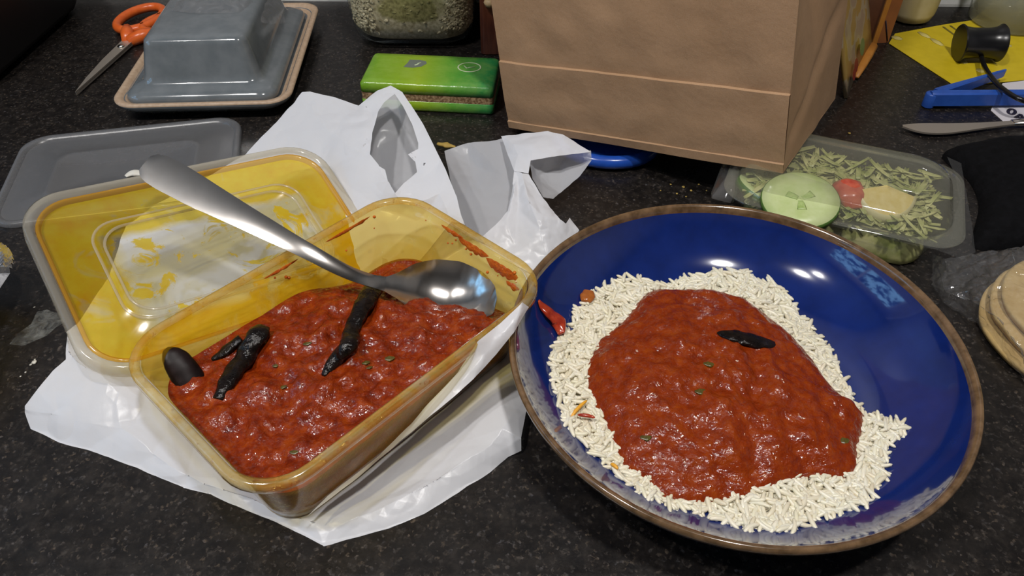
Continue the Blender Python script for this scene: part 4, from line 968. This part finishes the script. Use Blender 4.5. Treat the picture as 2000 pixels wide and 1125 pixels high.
mesh('flap_line', xf(tube([Vector((.5, .0, 2.2)), Vector((cw-.15, .0, .2))], .05, 6), CM), M['ink'], cr)
# printed packet leaning between the paper bag and the carton
pk = empty('snack_packet', at(1675, 140, 0), 'printed food packet wedged between the paper bag and the orange carton', 'packet')
n0 = at(1652, 192, .05); f0 = at(1700, 92, .05); up_n = Vector((-3.4, .2, 9)); 
pv = []
for t in [i/10 for i in range(11)]:
    pv.append([n0.lerp(f0, t)+up_n*h_+Vector((-.25*math.sin(math.pi*t), 0, 0)) for h_ in (0, .2, .5, .8, 1)])
mesh('packet_film', rings(pv, False), M['packet'], pk, solid=.3)
mesh('orange_strip', tube([n0.lerp(f0, t)+up_n*(.02)+Vector((.1, -.1, .05)) for t in (.35, .6, .8, 1.0)], [.2, .4, .5, .55], 8, flat=.5), M['cartonedge'], pk)
for (x, y, nm, mt, r_) in ((1680, 92, 'printed_leaf', 'pgreen', .75), (1668, 128, 'printed_tomato', 'pred', .6), (1664, 146, 'printed_tomato', 'pred', .5)):
    pp = on_plane(x, y, n0+Vector((.12, -.1, 0)), (f0-n0).cross(up_n)); dd = (f0-n0).normalized(); uu = up_n.normalized(); nn = dd.cross(uu)
    sgn = -1 if nn.dot(Vector((0, 0, CAMH))-pp) < 0 else 1
    V = [pp+nn*(.2*sgn)]+[pp+nn*(.18*sgn)+dd*(r_*1.3*math.cos(a))+uu*(r_*math.sin(a)) for a in [2*math.pi*k/14 for k in range(14)]]
    mesh(nm, (V, [(0, 1+k, 1+(k+1) % 14) for k in range(14)]), M[mt], pk, smooth=False)

# ------------------------------------------------------------------ flatbreads in a clear bag
for i, (dx, dy, z, r_) in enumerate(((0, 0, .45, 5.3), (.35, .25, 1.05, 5.15), (.75, .5, 1.6, 5.0))):
    c_ = Vector((32.2+dx, 29.9+dy, 0))
    V, F = mound([Vector((c_.x+(r_+.12*noise.noise(Vector((math.cos(t)*2, math.sin(t)*2, i))))*math.cos(t), c_.y+(r_+.12*noise.noise(Vector((math.cos(t)*2, math.sin(t)*2, i+4))))*math.sin(t), z)) for t in [2*math.pi*k/64 for k in range(64)]], 14,
        lambda x, y, s, z=z, i=i: z+.14*noise.noise(Vector((x*.6, y*.6, i)))+.05-.15*s**8)
    o = mesh('flatbread', (V, F), M['bread'], solid=.34)
    tag(o, ('pale round flatbread at the bottom of the bagged stack', 'pale round flatbread in the middle of the bagged stack', 'pale round flatbread on top of the bagged stack')[i], 'flatbread', 'flatbreads in the clear bag')
cbag = film([(1818,494,.3),(1816,555,.2),(1840,590,.15),(1880,620,.1),(1910,636,.1),(1960,700,.1),(2010,760,.1),(2160,720,.3),(2200,560,1.5),(2100,455,2.6),(2000,476,2.6),(1950,486,2.2),(1905,492,1.6),(1845,505,1.2)],
  ridges=[[(1838,540,1.0),(1842,570,.9),(1890,582,1.3),(1940,588,2.3)], [(1905,495,1.6),(1900,540,1.5),(1870,575,1.0)], [(1942,560,2.4),(1925,610,2.2),(1912,632,.3)], [(1975,490,2.9),(1985,505,2.8)], [(1888,562,1.6),(1945,548,2.5)]],
  inner=[(1945,620,2.4),(1990,690,2.4),(2080,640,2.5),(2100,540,2.6),(2020,560,2.6)], cuts=5, smooth=1, amp=.12, freq=1.7, seed=31)
o = mesh('clear_bag', cbag, M['clearfilm']); tag(o, 'crinkled clear plastic bag over the round flatbreads', 'plastic bag')

# ------------------------------------------------------------------ foil tray at the left, smear, crumbs
ft = empty('foil_tray', (-34.6, 28.6, 0), 'crimped aluminium foil tray left of the yellow lid', 'foil tray')
FM = place((-34.6, 28.9, 0), R(4))
rim_in, rim_out = rrect(5.6, 5.6, 2.6, 3.0, 24), rrect(6.25, 6.25, 3.0, 2.9, 24)
rim_out = [p+Vector((0, 0, .16 if k % 2 else -.12)) for k, p in enumerate(rim_out)]; rim_mid = [(a+b)/2+Vector((0, 0, .22 if k % 2 else .02)) for k, (a, b) in enumerate(zip(rim_in, rim_out))]
mesh('crimped_rim', xf(rings([rim_in, rim_mid, rim_out], True), FM), M['foil'], ft, smooth=False)
wl = [[p+Vector((p.x*(-.02 if k % 2 else .0), p.y*(-.02 if k % 2 else 0), 0)) for k, p in enumerate(rrect(h_, h_, r_, z, 24))] for h_, r_, z in ((4.3, 1.8, .05), (5.0, 2.2, 1.5), (5.6, 2.6, 3.0))]
mesh('tray_wall', xf(rings(wl, True, True, False), FM), M['foil'], ft, smooth=False)
sm = film([(18,672,.04),(35,650,.05),(60,632,.06),(72,608,.08),(92,604,.1),(118,612,.1),(126,628,.08),(108,640,.05),(92,655,.05),(70,664,.05),(45,676,.04)], inner=[(85,628,.16),(60,650,.10),(105,622,.14)], cuts=4, smooth=1, amp=.05, freq=2.5, seed=40)
o = mesh('dried_smear', sm, M['smear']); tag(o, 'pale dried smear on the worktop beside the yellow lid', 'smear')
cr_ = random.Random(21)
def crumb(x, y, s, mat, label, grp):
    q = at(x, y, s*.4)
    V, F = lathe([(.02, -s*.4), (s*.8, -s*.2), (s, .0), (s*.7, s*.3), (.02, s*.45)], 7, q)
    V = [v+Vector((cr_.uniform(-1, 1), cr_.uniform(-1, 1), 0))*s*.25 for v in V]
    tag(mesh('crumb', (V, F), M[mat]), label, 'crumb', grp)
for x, y, s in ((67, 707, .14), (60, 712, .07), (50, 727, .06), (67, 600, .06), (40, 735, .05), (68, 702, .06)): crumb(x, y, s, 'whitecrumb', 'white speck on the worktop beside the dried smear', 'white specks by the smear')
for x, y, s in ((1335, 365, .13), (1350, 372, .10), (1322, 378, .09), (1365, 360, .08), (1310, 360, .07), (1340, 384, .07), (1380, 372, .06), (1290, 372, .06)): crumb(x, y, s, 'crumb', 'yellow crumb on the worktop below the paper bag', 'yellow crumbs below the paper bag')
crumb(1659, 260, .12, 'crumb', 'single yellow crumb between the paper bag and the salad box', None)
o = mesh('onion_skin', blob([at(855, 280, .25), at(872, 283, .4), at(890, 287, .25)], [.15, .36, .12], .4, .1, 3), M['crumb']); tag(o, 'small brown scrap on the worktop behind the carrier bag', 'scrap')
